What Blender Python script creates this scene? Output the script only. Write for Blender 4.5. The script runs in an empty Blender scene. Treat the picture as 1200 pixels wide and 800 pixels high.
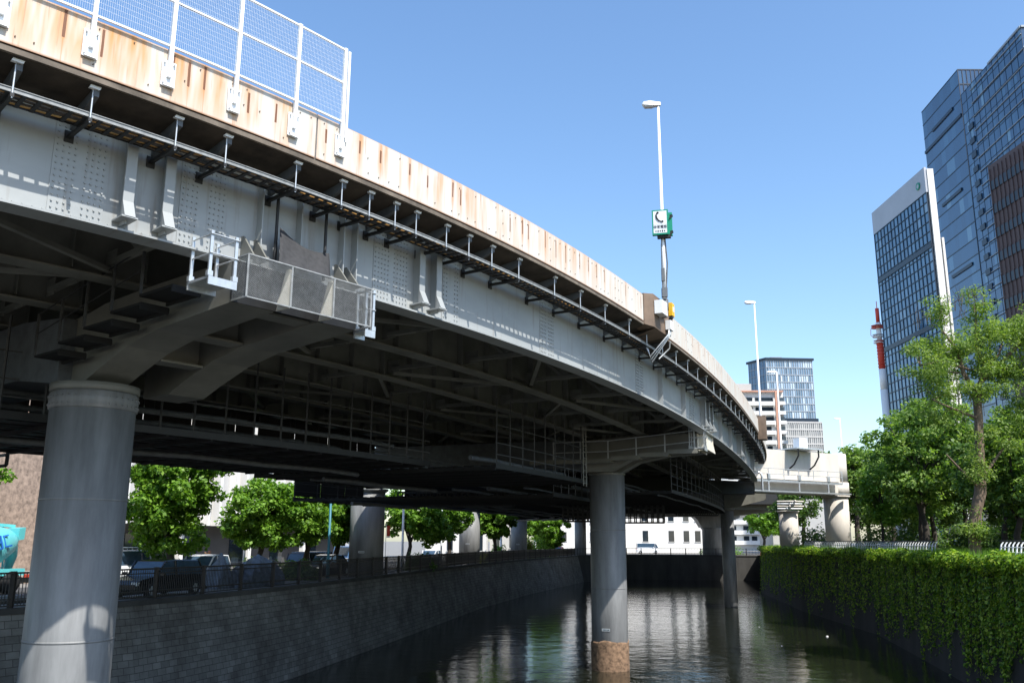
import bpy, bmesh, math, random
import numpy as np
from mathutils import Vector, Matrix
random.seed(7); RNG = np.random.default_rng(7)
SC = bpy.context.scene; COL = SC.collection
R = math.radians
GROUND, PARK, WATER = -2.4, -0.78, -6.5      # eye height is z = 0
SUN_EL, SUN_AZ = 53, 142

# ------------------------------------------------------------------ materials
def new_mat(name):
    m = bpy.data.materials.new(name); m.use_nodes = True
    nt = m.node_tree; b = nt.nodes['Principled BSDF']
    return m, nt, b
def N(nt, t, **kw):
    n = nt.nodes.new(t)
    for k, v in kw.items():
        if hasattr(n, k): setattr(n, k, v)
        else: n.inputs[k].default_value = v
    return n
def ramp(nt, stops, interp='LINEAR'):
    r = nt.nodes.new('ShaderNodeValToRGB'); r.color_ramp.interpolation = interp
    e = r.color_ramp.elements
    while len(e) < len(stops): e.new(0.5)
    for i, (p, c) in enumerate(stops):
        e[i].position = p; e[i].color = (*c, 1) if len(c) == 3 else c
    return r
def coords(nt, kind='Object', scale=(1, 1, 1)):
    tc = nt.nodes.new('ShaderNodeTexCoord'); mp = nt.nodes.new('ShaderNodeMapping')
    mp.inputs['Scale'].default_value = scale
    nt.links.new(tc.outputs[kind], mp.inputs[0]); return mp.outputs[0]
def mixc(nt, fac, a, b, mode='MIX'):
    m = nt.nodes.new('ShaderNodeMix'); m.data_type = 'RGBA'; m.blend_type = mode
    for i, v in ((0, fac), (6, a), (7, b)):
        if isinstance(v, (int, float)): m.inputs[i].default_value = v
        elif isinstance(v, tuple): m.inputs[i].default_value = (*v, 1)
        else: nt.links.new(v, m.inputs[i])
    return m.outputs[2]
def math_n(nt, op, a, b=None, clamp=False):
    m = nt.nodes.new('ShaderNodeMath'); m.operation = op; m.use_clamp = clamp
    for i, v in ((0, a), (1, b)):
        if v is None: continue
        if isinstance(v, (int, float)): m.inputs[i].default_value = v
        else: nt.links.new(v, m.inputs[i])
    return m.outputs[0]
def bump(nt, b, h, strength, dist):
    n = nt.nodes.new('ShaderNodeBump'); n.inputs['Strength'].default_value = strength; n.inputs['Distance'].default_value = dist
    nt.links.new(h, n.inputs['Height']); nt.links.new(n.outputs[0], b.inputs['Normal'])
def simple(name, col, rough=.6, metal=0, var=.25, scale=3., kind='Object', stretch=(1, 1, 1), bumpd=0., spec=None):
    """paint or bare surface with uneven tone"""
    m, nt, b = new_mat(name)
    c = coords(nt, kind, stretch)
    n = N(nt, 'ShaderNodeTexNoise', Scale=scale, Detail=6., Roughness=.65); nt.links.new(c, n.inputs['Vector'])
    d = tuple(x * (1 - var) for x in col); l = tuple(min(1, x * (1 + var)) for x in col)
    r = ramp(nt, [(.3, d), (.5, col), (.72, l)]); nt.links.new(n.outputs[0], r.inputs[0])
    nt.links.new(r.outputs[0], b.inputs['Base Color'])
    b.inputs['Roughness'].default_value = rough; b.inputs['Metallic'].default_value = metal
    if spec is not None: b.inputs['Specular IOR Level'].default_value = spec
    if bumpd: bump(nt, b, n.outputs[0], .6, bumpd)
    return m

def mat_parapet():
    m, nt, b = new_mat('rusty_cream_steel')
    uv = nt.nodes.new('ShaderNodeUVMap'); sep = nt.nodes.new('ShaderNodeSeparateXYZ'); nt.links.new(uv.outputs[0], sep.inputs[0])
    u, v = sep.outputs[0], sep.outputs[1]
    def noise(sx, sy, scale, off=0., detail=5., rough=.6):
        mp = nt.nodes.new('ShaderNodeMapping'); mp.inputs['Scale'].default_value = (sx, sy, 1); mp.inputs['Location'].default_value = (off, off, 0)
        nt.links.new(uv.outputs[0], mp.inputs[0])
        n = N(nt, 'ShaderNodeTexNoise', Scale=scale, Detail=detail, Roughness=rough); nt.links.new(mp.outputs[0], n.inputs['Vector']); return n.outputs[0]
    broad = noise(.16, .35, 1.0, 3.1, 3.)
    streak = noise(2.6, .30, 1., 7.7, 3.)
    fine = noise(13., .8, 1., 1.7, 3.)
    # wide pale orange washes running down from the top and the bolts
    heavy = ramp(nt, [(.0, (1, 1, 1)), (.24, (.85, .85, .85)), (.42, (.45, .45, .45)), (1., (.26, .26, .26))])
    un = math_n(nt, 'MULTIPLY', math_n(nt, 'ADD', u, 18), 1 / 55.); nt.links.new(un, heavy.inputs[0])
    wash = ramp(nt, [(.46, (0, 0, 0)), (.62, (1, 1, 1))]); nt.links.new(math_n(nt, 'ADD', math_n(nt, 'MULTIPLY', streak, .7), math_n(nt, 'MULTIPLY', broad, .32)), wash.inputs[0])
    w = math_n(nt, 'MULTIPLY', wash.outputs[0], heavy.outputs[0])
    base = mixc(nt, broad, (.53, .515, .465), (.61, .60, .56))
    w = math_n(nt, 'MULTIPLY', w, math_n(nt, 'ADD', .5, math_n(nt, 'MULTIPLY', v, .75)))
    c1 = mixc(nt, math_n(nt, 'MULTIPLY', w, .95, True), base, (.52, .25, .07))
    drk = ramp(nt, [(.60, (0, 0, 0)), (.70, (1, 1, 1))]); nt.links.new(math_n(nt, 'ADD', math_n(nt, 'MULTIPLY', fine, .62), math_n(nt, 'MULTIPLY', streak, .42)), drk.inputs[0])
    c2 = mixc(nt, math_n(nt, 'MULTIPLY', math_n(nt, 'MULTIPLY', drk.outputs[0], heavy.outputs[0]), .7), c1, (.30, .12, .045))
    # ribs: faint vertical weld line every 0.62 m with a row of bolts, some bleeding rust
    fu = math_n(nt, 'FRACT', math_n(nt, 'MULTIPLY', u, 1 / .31))
    line = math_n(nt, 'LESS_THAN', math_n(nt, 'ABSOLUTE', math_n(nt, 'SUBTRACT', fu, .5)), .03)
    cell = math_n(nt, 'FLOOR', math_n(nt, 'MULTIPLY', u, 1 / .31))
    wn = nt.nodes.new('ShaderNodeTexWhiteNoise'); wn.noise_dimensions = '1D'; nt.links.new(cell, wn.inputs['W'])
    lw = math_n(nt, 'MULTIPLY', line, math_n(nt, 'MULTIPLY', math_n(nt, 'POWER', wn.outputs[0], 2.), .55))
    c3 = mixc(nt, lw, c2, (.42, .19, .07))
    wide = math_n(nt, 'LESS_THAN', math_n(nt, 'ADD', math_n(nt, 'ABSOLUTE', math_n(nt, 'SUBTRACT', fu, .5)), math_n(nt, 'MULTIPLY', fine, .16)), .155)
    vv = math_n(nt, 'ABSOLUTE', math_n(nt, 'SUBTRACT', v, math_n(nt, 'ADD', .35, math_n(nt, 'MULTIPLY', wn.outputs[0], .4))))
    drip = math_n(nt, 'MULTIPLY', math_n(nt, 'MULTIPLY', wide, math_n(nt, 'LESS_THAN', vv, math_n(nt, 'MULTIPLY', broad, .42))), math_n(nt, 'GREATER_THAN', wn.outputs[0], .58))
    c4 = mixc(nt, math_n(nt, 'MULTIPLY', math_n(nt, 'MULTIPLY', drip, math_n(nt, 'ADD', .35, heavy.outputs[0])), .85, True), c3, (.17, .065, .025))
    hx = ramp(nt, [(.0, (1, 1, 1)), (.3, (0, 0, 0))]); nt.links.new(math_n(nt, 'ADD', math_n(nt, 'ABSOLUTE', math_n(nt, 'SUBTRACT', fu, .5)), math_n(nt, 'MULTIPLY', math_n(nt, 'SUBTRACT', fine, .5), .3)), hx.inputs[0])
    hz_ = ramp(nt, [(.25, (1, 1, 1)), (.6, (0, 0, 0))]); nt.links.new(vv, hz_.inputs[0])
    halo = math_n(nt, 'MULTIPLY', math_n(nt, 'MULTIPLY', hx.outputs[0], hz_.outputs[0]), math_n(nt, 'MULTIPLY', math_n(nt, 'POWER', wn.outputs[0], 2.2), math_n(nt, 'ADD', .15, heavy.outputs[0])), True)
    c3 = mixc(nt, math_n(nt, 'MULTIPLY', halo, .95), c3, (.50, .21, .05))
    c4 = mixc(nt, math_n(nt, 'MULTIPLY', math_n(nt, 'MULTIPLY', drip, math_n(nt, 'ADD', .35, heavy.outputs[0])), .9, True), c3, (.16, .06, .022))
    topd = ramp(nt, [(.0, (1, 1, 1)), (.04, (.0, .0, .0)), (.93, (0, 0, 0)), (1., (.8, .8, .8))]); nt.links.new(v, topd.inputs[0])
    c5 = mixc(nt, topd.outputs[0], c4, (.30, .15, .07))
    nt.links.new(c5, b.inputs['Base Color']); b.inputs['Roughness'].default_value = .6
    bump(nt, b, math_n(nt, 'ADD', math_n(nt, 'MULTIPLY', line, .6), fine), .35, .004)
    return m

def mat_girder():
    m, nt, b = new_mat('grey_bridge_paint')
    uv = nt.nodes.new('ShaderNodeUVMap')
    def noise(sx, sy, off, detail=5.):
        mp = nt.nodes.new('ShaderNodeMapping'); mp.inputs['Scale'].default_value = (sx, sy, 1); mp.inputs['Location'].default_value = (off, off, 0)
        nt.links.new(uv.outputs[0], mp.inputs[0])
        n = N(nt, 'ShaderNodeTexNoise', Scale=1., Detail=detail, Roughness=.6); nt.links.new(mp.outputs[0], n.inputs['Vector']); return n.outputs[0]
    a = noise(.25, .5, 2.); s = noise(5., .35, 9.)
    r1 = ramp(nt, [(.3, (.26, .275, .275)), (.7, (.38, .395, .39))]); nt.links.new(a, r1.inputs[0])
    f = ramp(nt, [(.55, (0, 0, 0)), (.75, (1, 1, 1))]); nt.links.new(s, f.inputs[0])
    c = mixc(nt, math_n(nt, 'MULTIPLY', f.outputs[0], .55), r1.outputs[0], (.17, .13, .09))
    p2 = noise(.9, 1.3, 21., 6.); pf = ramp(nt, [(.60, (0, 0, 0)), (.68, (1, 1, 1))]); nt.links.new(p2, pf.inputs[0]); c = mixc(nt, math_n(nt, 'MULTIPLY', pf.outputs[0], .18), c, (.5, .5, .46)); nt.links.new(c, b.inputs['Base Color']); b.inputs['Roughness'].default_value = .5
    return m

def mat_blocks(name, base, mortar, bw, bh, kind='UV', rough=.85):
    m, nt, b = new_mat(name)
    if kind == 'UV':
        c = nt.nodes.new('ShaderNodeUVMap').outputs[0]
    else: c = coords(nt, kind)
    br = N(nt, 'ShaderNodeTexBrick', Scale=1.)
    br.inputs['Brick Width'].default_value = bw; br.inputs['Row Height'].default_value = bh; br.inputs['Mortar Size'].default_value = .012
    br.inputs['Color1'].default_value = (*[x * .8 for x in base], 1); br.inputs['Color2'].default_value = (*[x * 1.2 for x in base], 1); br.inputs['Mortar'].default_value = (*mortar, 1)
    nt.links.new(c, br.inputs['Vector'])
    n = N(nt, 'ShaderNodeTexNoise', Scale=.5, Detail=8., Roughness=.7); nt.links.new(c, n.inputs['Vector'])
    r = ramp(nt, [(.35, (.45, .42, .40)), (.65, (1.1, 1.1, 1.1))]); nt.links.new(n.outputs[0], r.inputs[0])
    col = mixc(nt, 1., br.outputs[0], r.outputs[0], 'MULTIPLY')
    nt.links.new(col, b.inputs['Base Color']); b.inputs['Roughness'].default_value = rough
    bump(nt, b, br.outputs[1], -.7, .03)
    return m

def mat_leaf(name, cols, trans=.35):
    m, nt, b = new_mat(name)
    g = nt.nodes.new('ShaderNodeNewGeometry')
    r = ramp(nt, [(i / (len(cols) - 1), c) for i, c in enumerate(cols)]); nt.links.new(g.outputs['Random Per Island'], r.inputs[0])
    nt.links.new(r.outputs[0], b.inputs['Base Color']); b.inputs['Roughness'].default_value = .5; b.inputs['Specular IOR Level'].default_value = .35
    t = nt.nodes.new('ShaderNodeBsdfTranslucent'); tint = mixc(nt, 1., r.outputs[0], (1.5, 1.6, .6), 'MULTIPLY'); nt.links.new(tint, t.inputs[0])
    mx = nt.nodes.new('ShaderNodeMixShader'); mx.inputs[0].default_value = trans
    nt.links.new(b.outputs[0], mx.inputs[1]); nt.links.new(t.outputs[0], mx.inputs[2])
    nt.links.new(mx.outputs[0], nt.nodes['Material Output'].inputs[0]); return m

def mat_water():
    m, nt, b = new_mat('murky_canal_water')
    c = coords(nt, 'Object')
    n1 = N(nt, 'ShaderNodeTexNoise', Scale=.55, Detail=2., Roughness=.5); n2 = N(nt, 'ShaderNodeTexNoise', Scale=3.2, Detail=3., Roughness=.55)
    c2 = coords(nt, 'Object', (1., 1.5, 1.))
    nt.links.new(c, n1.inputs['Vector']); nt.links.new(c2, n2.inputs['Vector'])
    h = math_n(nt, 'ADD', math_n(nt, 'MULTIPLY', n1.outputs[0], 1.), math_n(nt, 'MULTIPLY', n2.outputs[0], .25))
    bump(nt, b, h, 1., .032)
    b.inputs['Base Color'].default_value = (.011, .013, .008, 1); b.inputs['Roughness'].default_value = .035; b.inputs['IOR'].default_value = 1.65
    return m

def mat_glass(name, tones, rough=.06, spandrel=None):
    """curtain wall: every pane (one UV unit) a slightly different tint"""
    m, nt, b = new_mat(name)
    uv = nt.nodes.new('ShaderNodeUVMap'); fl = nt.nodes.new('ShaderNodeVectorMath'); fl.operation = 'FLOOR'; nt.links.new(uv.outputs[0], fl.inputs[0])
    wn = nt.nodes.new('ShaderNodeTexWhiteNoise'); wn.noise_dimensions = '2D'; nt.links.new(fl.outputs[0], wn.inputs['Vector'])
    r = ramp(nt, tones); nt.links.new(wn.outputs[0], r.inputs[0]); col = r.outputs[0]
    if spandrel:
        sep = nt.nodes.new('ShaderNodeSeparateXYZ'); nt.links.new(uv.outputs[0], sep.inputs[0])
        k = math_n(nt, 'LESS_THAN', math_n(nt, 'FRACT', sep.outputs[1]), spandrel[0]); col = mixc(nt, k, col, spandrel[1])
    nt.links.new(col, b.inputs['Base Color']); b.inputs['Roughness'].default_value = rough
    b.inputs['Specular IOR Level'].default_value = .8; b.inputs['IOR'].default_value = 1.6
    return m

M = dict(
    parapet=mat_parapet(), girder=mat_girder(), water=mat_water(),
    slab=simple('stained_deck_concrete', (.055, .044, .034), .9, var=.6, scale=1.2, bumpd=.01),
    shadeblack=simple('shade_black_platform_steel', (.006, .006, .006), .8, var=.4, scale=2.),  # near-black base colour carries the deep shade under the deck
    hangdark=simple('dark_hanger_steel', (.045, .046, .046), .7, var=.4, scale=4.),  # one dark tone for hangers, rails and walkway posts
    dullgalv=simple('weathered_galvanised_steel', (.26, .27, .27), .6, var=.3, scale=8.),
    bracket=simple('dull_blue_steel', (.09, .10, .11), .6, var=.3),
    edge=simple('dirty_edge_concrete', (.14, .115, .09), .9, var=.5, scale=2.),
    steel_in=simple('grey_inner_steel', (.17, .168, .145), .5, var=.3, scale=.8),
    cap=simple('pale_grey_cap_paint', (.17, .168, .148), .5, var=.22, scale=.9),
    cream=simple('cream_steel', (.62, .58, .48), .55, var=.12, scale=2.),
    pier=simple('blue_grey_pier_paint', (.19, .192, .19), .5, var=.42, scale=1.6, stretch=(1, 1, .16)),
    pale=simple('warm_pale_concrete', (.58, .53, .46), .75, var=.12, scale=.7, stretch=(1, 1, .4)),
    crust=simple('barnacle_crust', (.20, .125, .075), .95, var=.7, scale=5., bumpd=.04),
    galv=simple('galvanised_steel', (.55, .57, .58), .4, .6, var=.15, scale=6.),
    white=simple('white_paint', (.80, .81, .81), .45, var=.05, scale=3.),
    dark=simple('dark_steel', (.018, .018, .018), .6, var=.3, scale=3.),
    black=simple('black_rubber', (.018, .018, .018), .7, var=.3, scale=6.),
    cable=simple('cable_sheath', (.05, .035, .02), .6, var=.5, scale=5.),
    cableo=simple('orange_cable', (.38, .2, .05), .6, var=.4, scale=5.),
    net=simple('black_netting', (.035, .035, .037), .9, var=.3, scale=9.),
    rail=simple('dark_brown_rail_paint', (.022, .018, .016), .5, var=.3, scale=4.),
    asphalt=simple('asphalt', (.06, .06, .062), .9, var=.25, scale=.8, bumpd=.004),
    paving=simple('pale_paving', (.2, .19, .175), .9, var=.15, scale=1.5),
    redpave=simple('red_paving', (.38, .14, .12), .85, var=.15, scale=2.),
    soil=simple('park_soil', (.09, .075, .05), .95, var=.4, scale=.6),
    wallstone=mat_blocks('quay_stone', (.17, .165, .15), (.06, .057, .05), .48, .24),
    conc=simple('quay_concrete', (.05, .048, .044), .9, var=.45, scale=.5, stretch=(1, 1, .3), bumpd=.02),
    bark=simple('bark', (.16, .115, .08), .9, var=.4, scale=5., stretch=(1, 1, .2), bumpd=.03),
    barkd=simple('dark_bark', (.055, .045, .035), .95, var=.4, scale=5., stretch=(1, 1, .2), bumpd=.03),
    leaf=mat_leaf('park_leaves', [(.045, .10, .02), (.10, .19, .035), (.18, .29, .06), (.30, .40, .11)], .45),
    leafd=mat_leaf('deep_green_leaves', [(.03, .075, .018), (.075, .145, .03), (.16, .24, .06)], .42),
    leafy=mat_leaf('light_fern_leaves', [(.08, .15, .025), (.16, .25, .05), (.29, .37, .11)], .45),
    leafst=mat_leaf('street_leaves', [(.06, .15, .012), (.13, .26, .024), (.22, .38, .05)]),
    leafiv=mat_leaf('ivy_leaves', [(.03, .09, .008), (.11, .22, .016), (.22, .36, .03), (.42, .50, .08)], .35),
    leafred=mat_leaf('russet_leaves', [(.10, .035, .02), (.18, .07, .04), (.22, .12, .06)]),
    leafye=mat_leaf('yellow_green_leaves', [(.16, .2, .02), (.24, .27, .03)]),
    needle=mat_leaf('cedar_needles', [(.018, .045, .022), (.035, .07, .04)], .15),
    carw=simple('white_car_paint', (.72, .74, .76), .25, var=.04), cark=simple('black_car_paint', (.012, .013, .015), .2, var=.2),
    carb=simple('blue_truck_paint', (.10, .22, .42), .3, var=.1), glass=simple('dark_window_glass', (.02, .03, .04), .05, var=.3, scale=.6, spec=.8),
    glass2=simple('dull_window_glass', (.02, .028, .04), .35, var=.3, scale=.6),
    bglass=simple('pale_blue_car_glass', (.05, .09, .14), .05, var=.3, spec=.9),
    teal=simple('turquoise_mixer_paint', (.13, .55, .58), .35, var=.1, scale=2.), teald=simple('teal_pole_paint', (.03, .17, .22), .5, var=.1),
    bluemark=simple('blue_lettering', (.02, .15, .5), .5, var=.05), red=simple('signal_red', (.62, .06, .03), .5, var=.1, scale=1.),
    orange=simple('orange_plastic', (.75, .16, .03), .5, var=.08), yellow=simple('yellow_box_paint', (.80, .46, .02), .4, var=.06),
    sgreen=simple('green_sign_paint', (.01, .26, .16), .4, var=.06), brownst=simple('brown_steel', (.16, .11, .075), .7, var=.3, scale=2.),
    bwhite=simple('white_render', (.72, .70, .66), .8, var=.06, scale=.4), bgrey=simple('grey_stone_panel', (.48, .47, .45), .75, var=.07, scale=.5),
    bdark=simple('dark_ground_floor', (.075, .073, .072), .7, var=.2, scale=.4), bbrown=simple('brown_stone_cladding', (.30, .225, .175), .85, var=.5, scale=4.),
    apt=simple('white_tile', (.76, .75, .72), .7, var=.05, scale=.3), aptor=simple('orange_tile', (.55, .30, .21), .7, var=.1, scale=.5),
    brick=simple('purple_brown_cladding', (.085, .052, .050), .6, var=.15, scale=.3),
    towerA=mat_glass('blue_glass_panes', [(.0, (.035, .10, .18)), (.6, (.06, .16, .27)), (.85, (.10, .21, .33)), (1., (.22, .34, .44))]),
    towerB=mat_glass('deep_blue_glass_bands', [(.0, (.010, .05, .12)), (.7, (.018, .075, .165)), (.92, (.04, .12, .22)), (1., (.14, .26, .36))], spandrel=(.07, (.004, .008, .02))),
    towerM=mat_glass('hazy_glass_panes', [(.0, (.07, .13, .19)), (.4, (.15, .24, .34)), (.75, (.32, .42, .52)), (1., (.62, .70, .74))]),  # pane tones paled to carry the distance haze
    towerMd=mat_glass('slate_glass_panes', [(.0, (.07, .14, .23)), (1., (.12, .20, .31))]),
    podium=mat_glass('stone_grid_panes', [(.0, (.16, .17, .17)), (.5, (.32, .33, .32)), (1., (.48, .48, .45))], rough=.4),
    mull=simple('dark_mullion', (.007, .02, .04), .4, var=.2), mullm=simple('grey_mullion', (.30, .34, .38), .5, var=.1),
    silver=simple('silver_panel', (.40, .41, .44), .45, .1, var=.06, scale=.2), litter=simple('white_foam', (.8, .8, .78), .8, var=.05),
    tarp=simple('blue_grey_tarp', (.13, .16, .21), .6, var=.5, scale=3.),
    tyre=simple('tyre_rubber', (.015, .015, .016), .85, var=.2), lampglass=simple('lamp_lens', (.65, .66, .66), .2, var=.05),
)

# ------------------------------------------------------------------ mesh builder
ORG = {}
class MB:
    def __init__(s): s.v = []; s.f = []; s.uv = {}; s.sm = set(); s.mi = {}
    def face(s, idx, uv=None, smooth=False, mi=0):
        k = len(s.f); s.f.append(tuple(idx))
        if uv: s.uv[k] = uv
        if smooth: s.sm.add(k)
        if mi: s.mi[k] = mi
    def quad(s, a, b, c, d, uv=None, mi=0):
        n = len(s.v); s.v += [tuple(a), tuple(b), tuple(c), tuple(d)]; s.face((n, n + 1, n + 2, n + 3), uv, False, mi)
    def hexa(s, p, mi=0):            # 8 points: bottom ring, top ring
        n = len(s.v); s.v += [tuple(x) for x in p]
        for q in ((3, 2, 1, 0), (4, 5, 6, 7), (0, 1, 5, 4), (1, 2, 6, 5), (2, 3, 7, 6), (3, 0, 4, 7)): s.face([n + i for i in q], None, False, mi)
    def box(s, c, d, ax=None, mi=0):
        c = Vector(c); X, Y, Z = (Vector(a) for a in (ax or ((1, 0, 0), (0, 1, 0), (0, 0, 1))))
        x, y, z = (k / 2 for k in d)
        s.hexa([c + X * (sx * x) + Y * (sy * y) + Z * (sz * z) for sz in (-1, 1) for sx, sy in ((-1, -1), (1, -1), (1, 1), (-1, 1))], mi)
    def bar(s, p, q, w, h, up=(0, 0, 1), mi=0):
        p, q = Vector(p), Vector(q); t = (q - p); L = t.length
        if L < 1e-6: return
        t /= L; up = Vector(up)
        if abs(t.dot(up)) > .98: up = Vector((1, 0, 0)) if abs(t.x) < .9 else Vector((0, 1, 0))
        y = up.cross(t).normalized(); z = t.cross(y)
        s.box((p + q) / 2, (L, w, h), (t, y, z), mi)
    def tube(s, p, q, r, n=8, r2=None, caps=True, mi=0):
        s.path([p, q], [r, r if r2 is None else r2], n, caps, mi)
    def path(s, pts, r, n=8, caps=True, mi=0):
        pts = [Vector(p) for p in pts]; m = len(pts)
        if not isinstance(r, (list, tuple)): r = [r] * m
        rings = []; prev = None
        for i, p in enumerate(pts):
            t = (pts[min(i + 1, m - 1)] - pts[max(i - 1, 0)]).normalized()
            if prev is None: a = t.orthogonal().normalized()
            else:
                a = prev - t * prev.dot(t); a = a.normalized() if a.length > 1e-5 else t.orthogonal().normalized()
            prev = a; b = t.cross(a); k = len(s.v)
            s.v += [tuple(p + a * (r[i] * math.cos(2 * math.pi * j / n)) + b * (r[i] * math.sin(2 * math.pi * j / n))) for j in range(n)]
            rings.append(k)
        for i in range(m - 1):
            for j in range(n):
                s.face((rings[i] + j, rings[i] + (j + 1) % n, rings[i + 1] + (j + 1) % n, rings[i + 1] + j), None, n > 4, mi)
        if caps:
            for k, rev in ((rings[0], True), (rings[-1], False)):
                q = len(s.v); s.v += s.v[k:k + n]; ix = list(range(q, q + n)); s.face(ix[::-1] if rev else ix, None, False, mi)
    def lathe(s, c, prof, n=32, axis=None, mi=0, smooth=True):
        c = Vector(c); Z = Vector(axis or (0, 0, 1)).normalized()
        X = Vector((1, 0, 0)) if abs(Z.z) > .9 else Z.orthogonal().normalized(); Y = Z.cross(X); rings = []
        for r, z in prof:
            rings.append(len(s.v)); s.v += [tuple(c + Z * z + X * (r * math.cos(2 * math.pi * j / n)) + Y * (r * math.sin(2 * math.pi * j / n))) for j in range(n)]
        for i in range(len(prof) - 1):
            if abs(prof[i][0] - prof[i + 1][0]) + abs(prof[i][1] - prof[i + 1][1]) < 1e-9: continue
            for j in range(n): s.face((rings[i] + j, rings[i] + (j + 1) % n, rings[i + 1] + (j + 1) % n, rings[i + 1] + j), None, smooth, mi)
        for k in (0, -1):
            if prof[k][0] > 1e-4: s.face([rings[k] + j for j in (range(n - 1, -1, -1) if k == 0 else range(n))], None, False, mi)
    def prism(s, poly, off, mi=0):   # planar polygon (3D points) pushed by a vector
        n = len(s.v); m = len(poly); off = Vector(off)
        s.v += [tuple(Vector(p)) for p in poly] + [tuple(Vector(p) + off) for p in poly]
        s.face(range(n + m - 1, n - 1, -1), None, False, mi); s.face(range(n + m, n + 2 * m), None, False, mi)
        for i in range(m): j = (i + 1) % m; s.face((n + i, n + j, n + m + j, n + m + i), None, False, mi)
    def loft(s, rings, caps=True, smooth=False, uvs=None, mi=0):
        ks = []
        for r in rings: ks.append(len(s.v)); s.v += [tuple(p) for p in r]
        m = len(rings[0])
        for i in range(len(rings) - 1):
            for j in range(m):
                jj = (j + 1) % m; u = None
                if uvs: u = [(uvs[0][i], uvs[1][j]), (uvs[0][i], uvs[1][j + 1]), (uvs[0][i + 1], uvs[1][j + 1]), (uvs[0][i + 1], uvs[1][j])]
                s.face((ks[i] + j, ks[i] + jj, ks[i + 1] + jj, ks[i + 1] + j), u, smooth, mi)
        if caps: s.face([ks[0] + j for j in range(m)][::-1], None, False, mi); s.face([ks[-1] + j for j in range(m)], None, False, mi)
    def build(s, name, mat, parent=None, at=None):
        me = bpy.data.meshes.new(name); o = bpy.data.objects.new(name, me); COL.objects.link(o)
        if parent is not None: org = ORG[parent.name]; o.parent = parent
        else: org = Vector(at) if at is not None else Vector((0, 0, 0)); o.location = org
        ORG[o.name] = org
        me.from_pydata([(x - org.x, y - org.y, z - org.z) for x, y, z in s.v], [], s.f)
        for mm in (mat if isinstance(mat, (list, tuple)) else [mat]): me.materials.append(mm)
        for k, i in s.mi.items(): me.polygons[k].material_index = i
        for k in s.sm: me.polygons[k].use_smooth = True
        if s.uv:
            lay = me.uv_layers.new(name='UVMap')
            for k, uv in s.uv.items():
                p = me.polygons[k]
                for li, c in zip(p.loop_indices, uv): lay.data[li].uv = c
        me.update(); return o
def empty(name, loc):
    o = bpy.data.objects.new(name, None); COL.objects.link(o); o.location = loc; o.empty_display_size = .3; ORG[o.name] = Vector(loc); return o
def tag(o, label, cat, group=None, kind=None):
    if label: o['label'] = label
    if cat: o['category'] = cat
    if group: o['group'] = group
    if kind: o['kind'] = kind
    return o
def thing(name, label, cat, loc, group=None): return tag(empty(name, loc), label, cat, group)
def struct(o): o['kind'] = 'structure'; return o
KIDS = {}
def kids(o): return [c for c in COL.objects if c.parent == o]
def copy_tree(o, parent=None):
    c = o.copy(); COL.objects.link(c); c.parent = parent
    for ch in kids(o): copy_tree(ch, c)
    return c

# ------------------------------------------------------------------ the bridge line
_S = np.arange(-45, 125, .05)
SHIFT = 3.74
def _head(s):
    s = np.asarray(s, float); sc = np.clip(s, -17, 70) + SHIFT
    h = .639504 - .016161 * sc + .5 * .000611 * sc ** 2 - 1.3e-5 * sc ** 3 / 6
    return h - .020 * np.clip(s - 70, 0, None)
_H = _head(_S); _cx = np.cumsum(np.sin(_H) * .05); _cy = np.cumsum(np.cos(_H) * .05); _i0 = int(np.argmin(abs(_S + SHIFT)))
_X = -3.303657 + _cx - _cx[_i0]; _Y = 20.316725 + _cy - _cy[_i0]
HG, DH, OFF, PT = 5.4776, 2.3144, 1.133, 1.017
def BP(s, off=0., z=0.):
    h = float(np.interp(s, _S, _H)); return Vector((float(np.interp(s, _S, _X)) + off * math.cos(h), float(np.interp(s, _S, _Y)) - off * math.sin(h), z))
def BT(s): h = float(np.interp(s, _S, _H)); return Vector((math.sin(h), math.cos(h), 0))
def BN(s): h = float(np.interp(s, _S, _H)); return Vector((math.cos(h), -math.sin(h), 0))
def sweep(mb, s0, s1, ds, prof, mi=0):
    n = max(1, int(round((s1 - s0) / ds))); ss = [s0 + (s1 - s0) * i / n for i in range(n + 1)]
    per = [0]
    for i in range(len(prof)):
        a, b = prof[i], prof[(i + 1) % len(prof)]; per.append(per[-1] + math.hypot(a[0] - b[0], a[1] - b[1]))
    mb.loft([[BP(s, o, z) for o, z in prof] for s in ss], True, False, (ss, per), mi)
def rect(o0, o1, z0, z1): return [(o0, z0), (o1, z0), (o1, z1), (o0, z1)]

# ------------------------------------------------------------------ viaduct superstructure
S0, S1 = -24, 66
vi = thing('viaduct', 'long curving grey steel viaduct with rusty cream parapet above the canal', 'bridge', BP(0, 0, HG))
zt = HG + 2.03                                    # top of girders
mb = MB()
sweep(mb, S0, 118, 1.0, [(OFF - .02, HG + DH - .13), (OFF - .02, HG + DH + .05), (-20, HG + DH + .05), (-20, zt + .02), (.3, zt + .02)])
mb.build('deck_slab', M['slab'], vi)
mb = MB(); sweep(mb, 33, 105, 1.0, rect(-23.6, -20.1, HG + DH - .25, HG + DH + .05)); sweep(mb, 33, 105, 1., rect(-23.5, -23.4, HG + .3, HG + DH - .26)); mb.build('ramp_slab', M['slab'], vi)
mb = MB(); sweep(mb, S0, 118, 1.0, rect(OFF - .015, OFF + .05, HG + DH - .12, HG + DH - .02)); mb.build('slab_edge', M['edge'], vi)
joints = [-24, -6.6, 9.7, 12.3, 27, 42, 57, 74, 96, 117]
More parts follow.
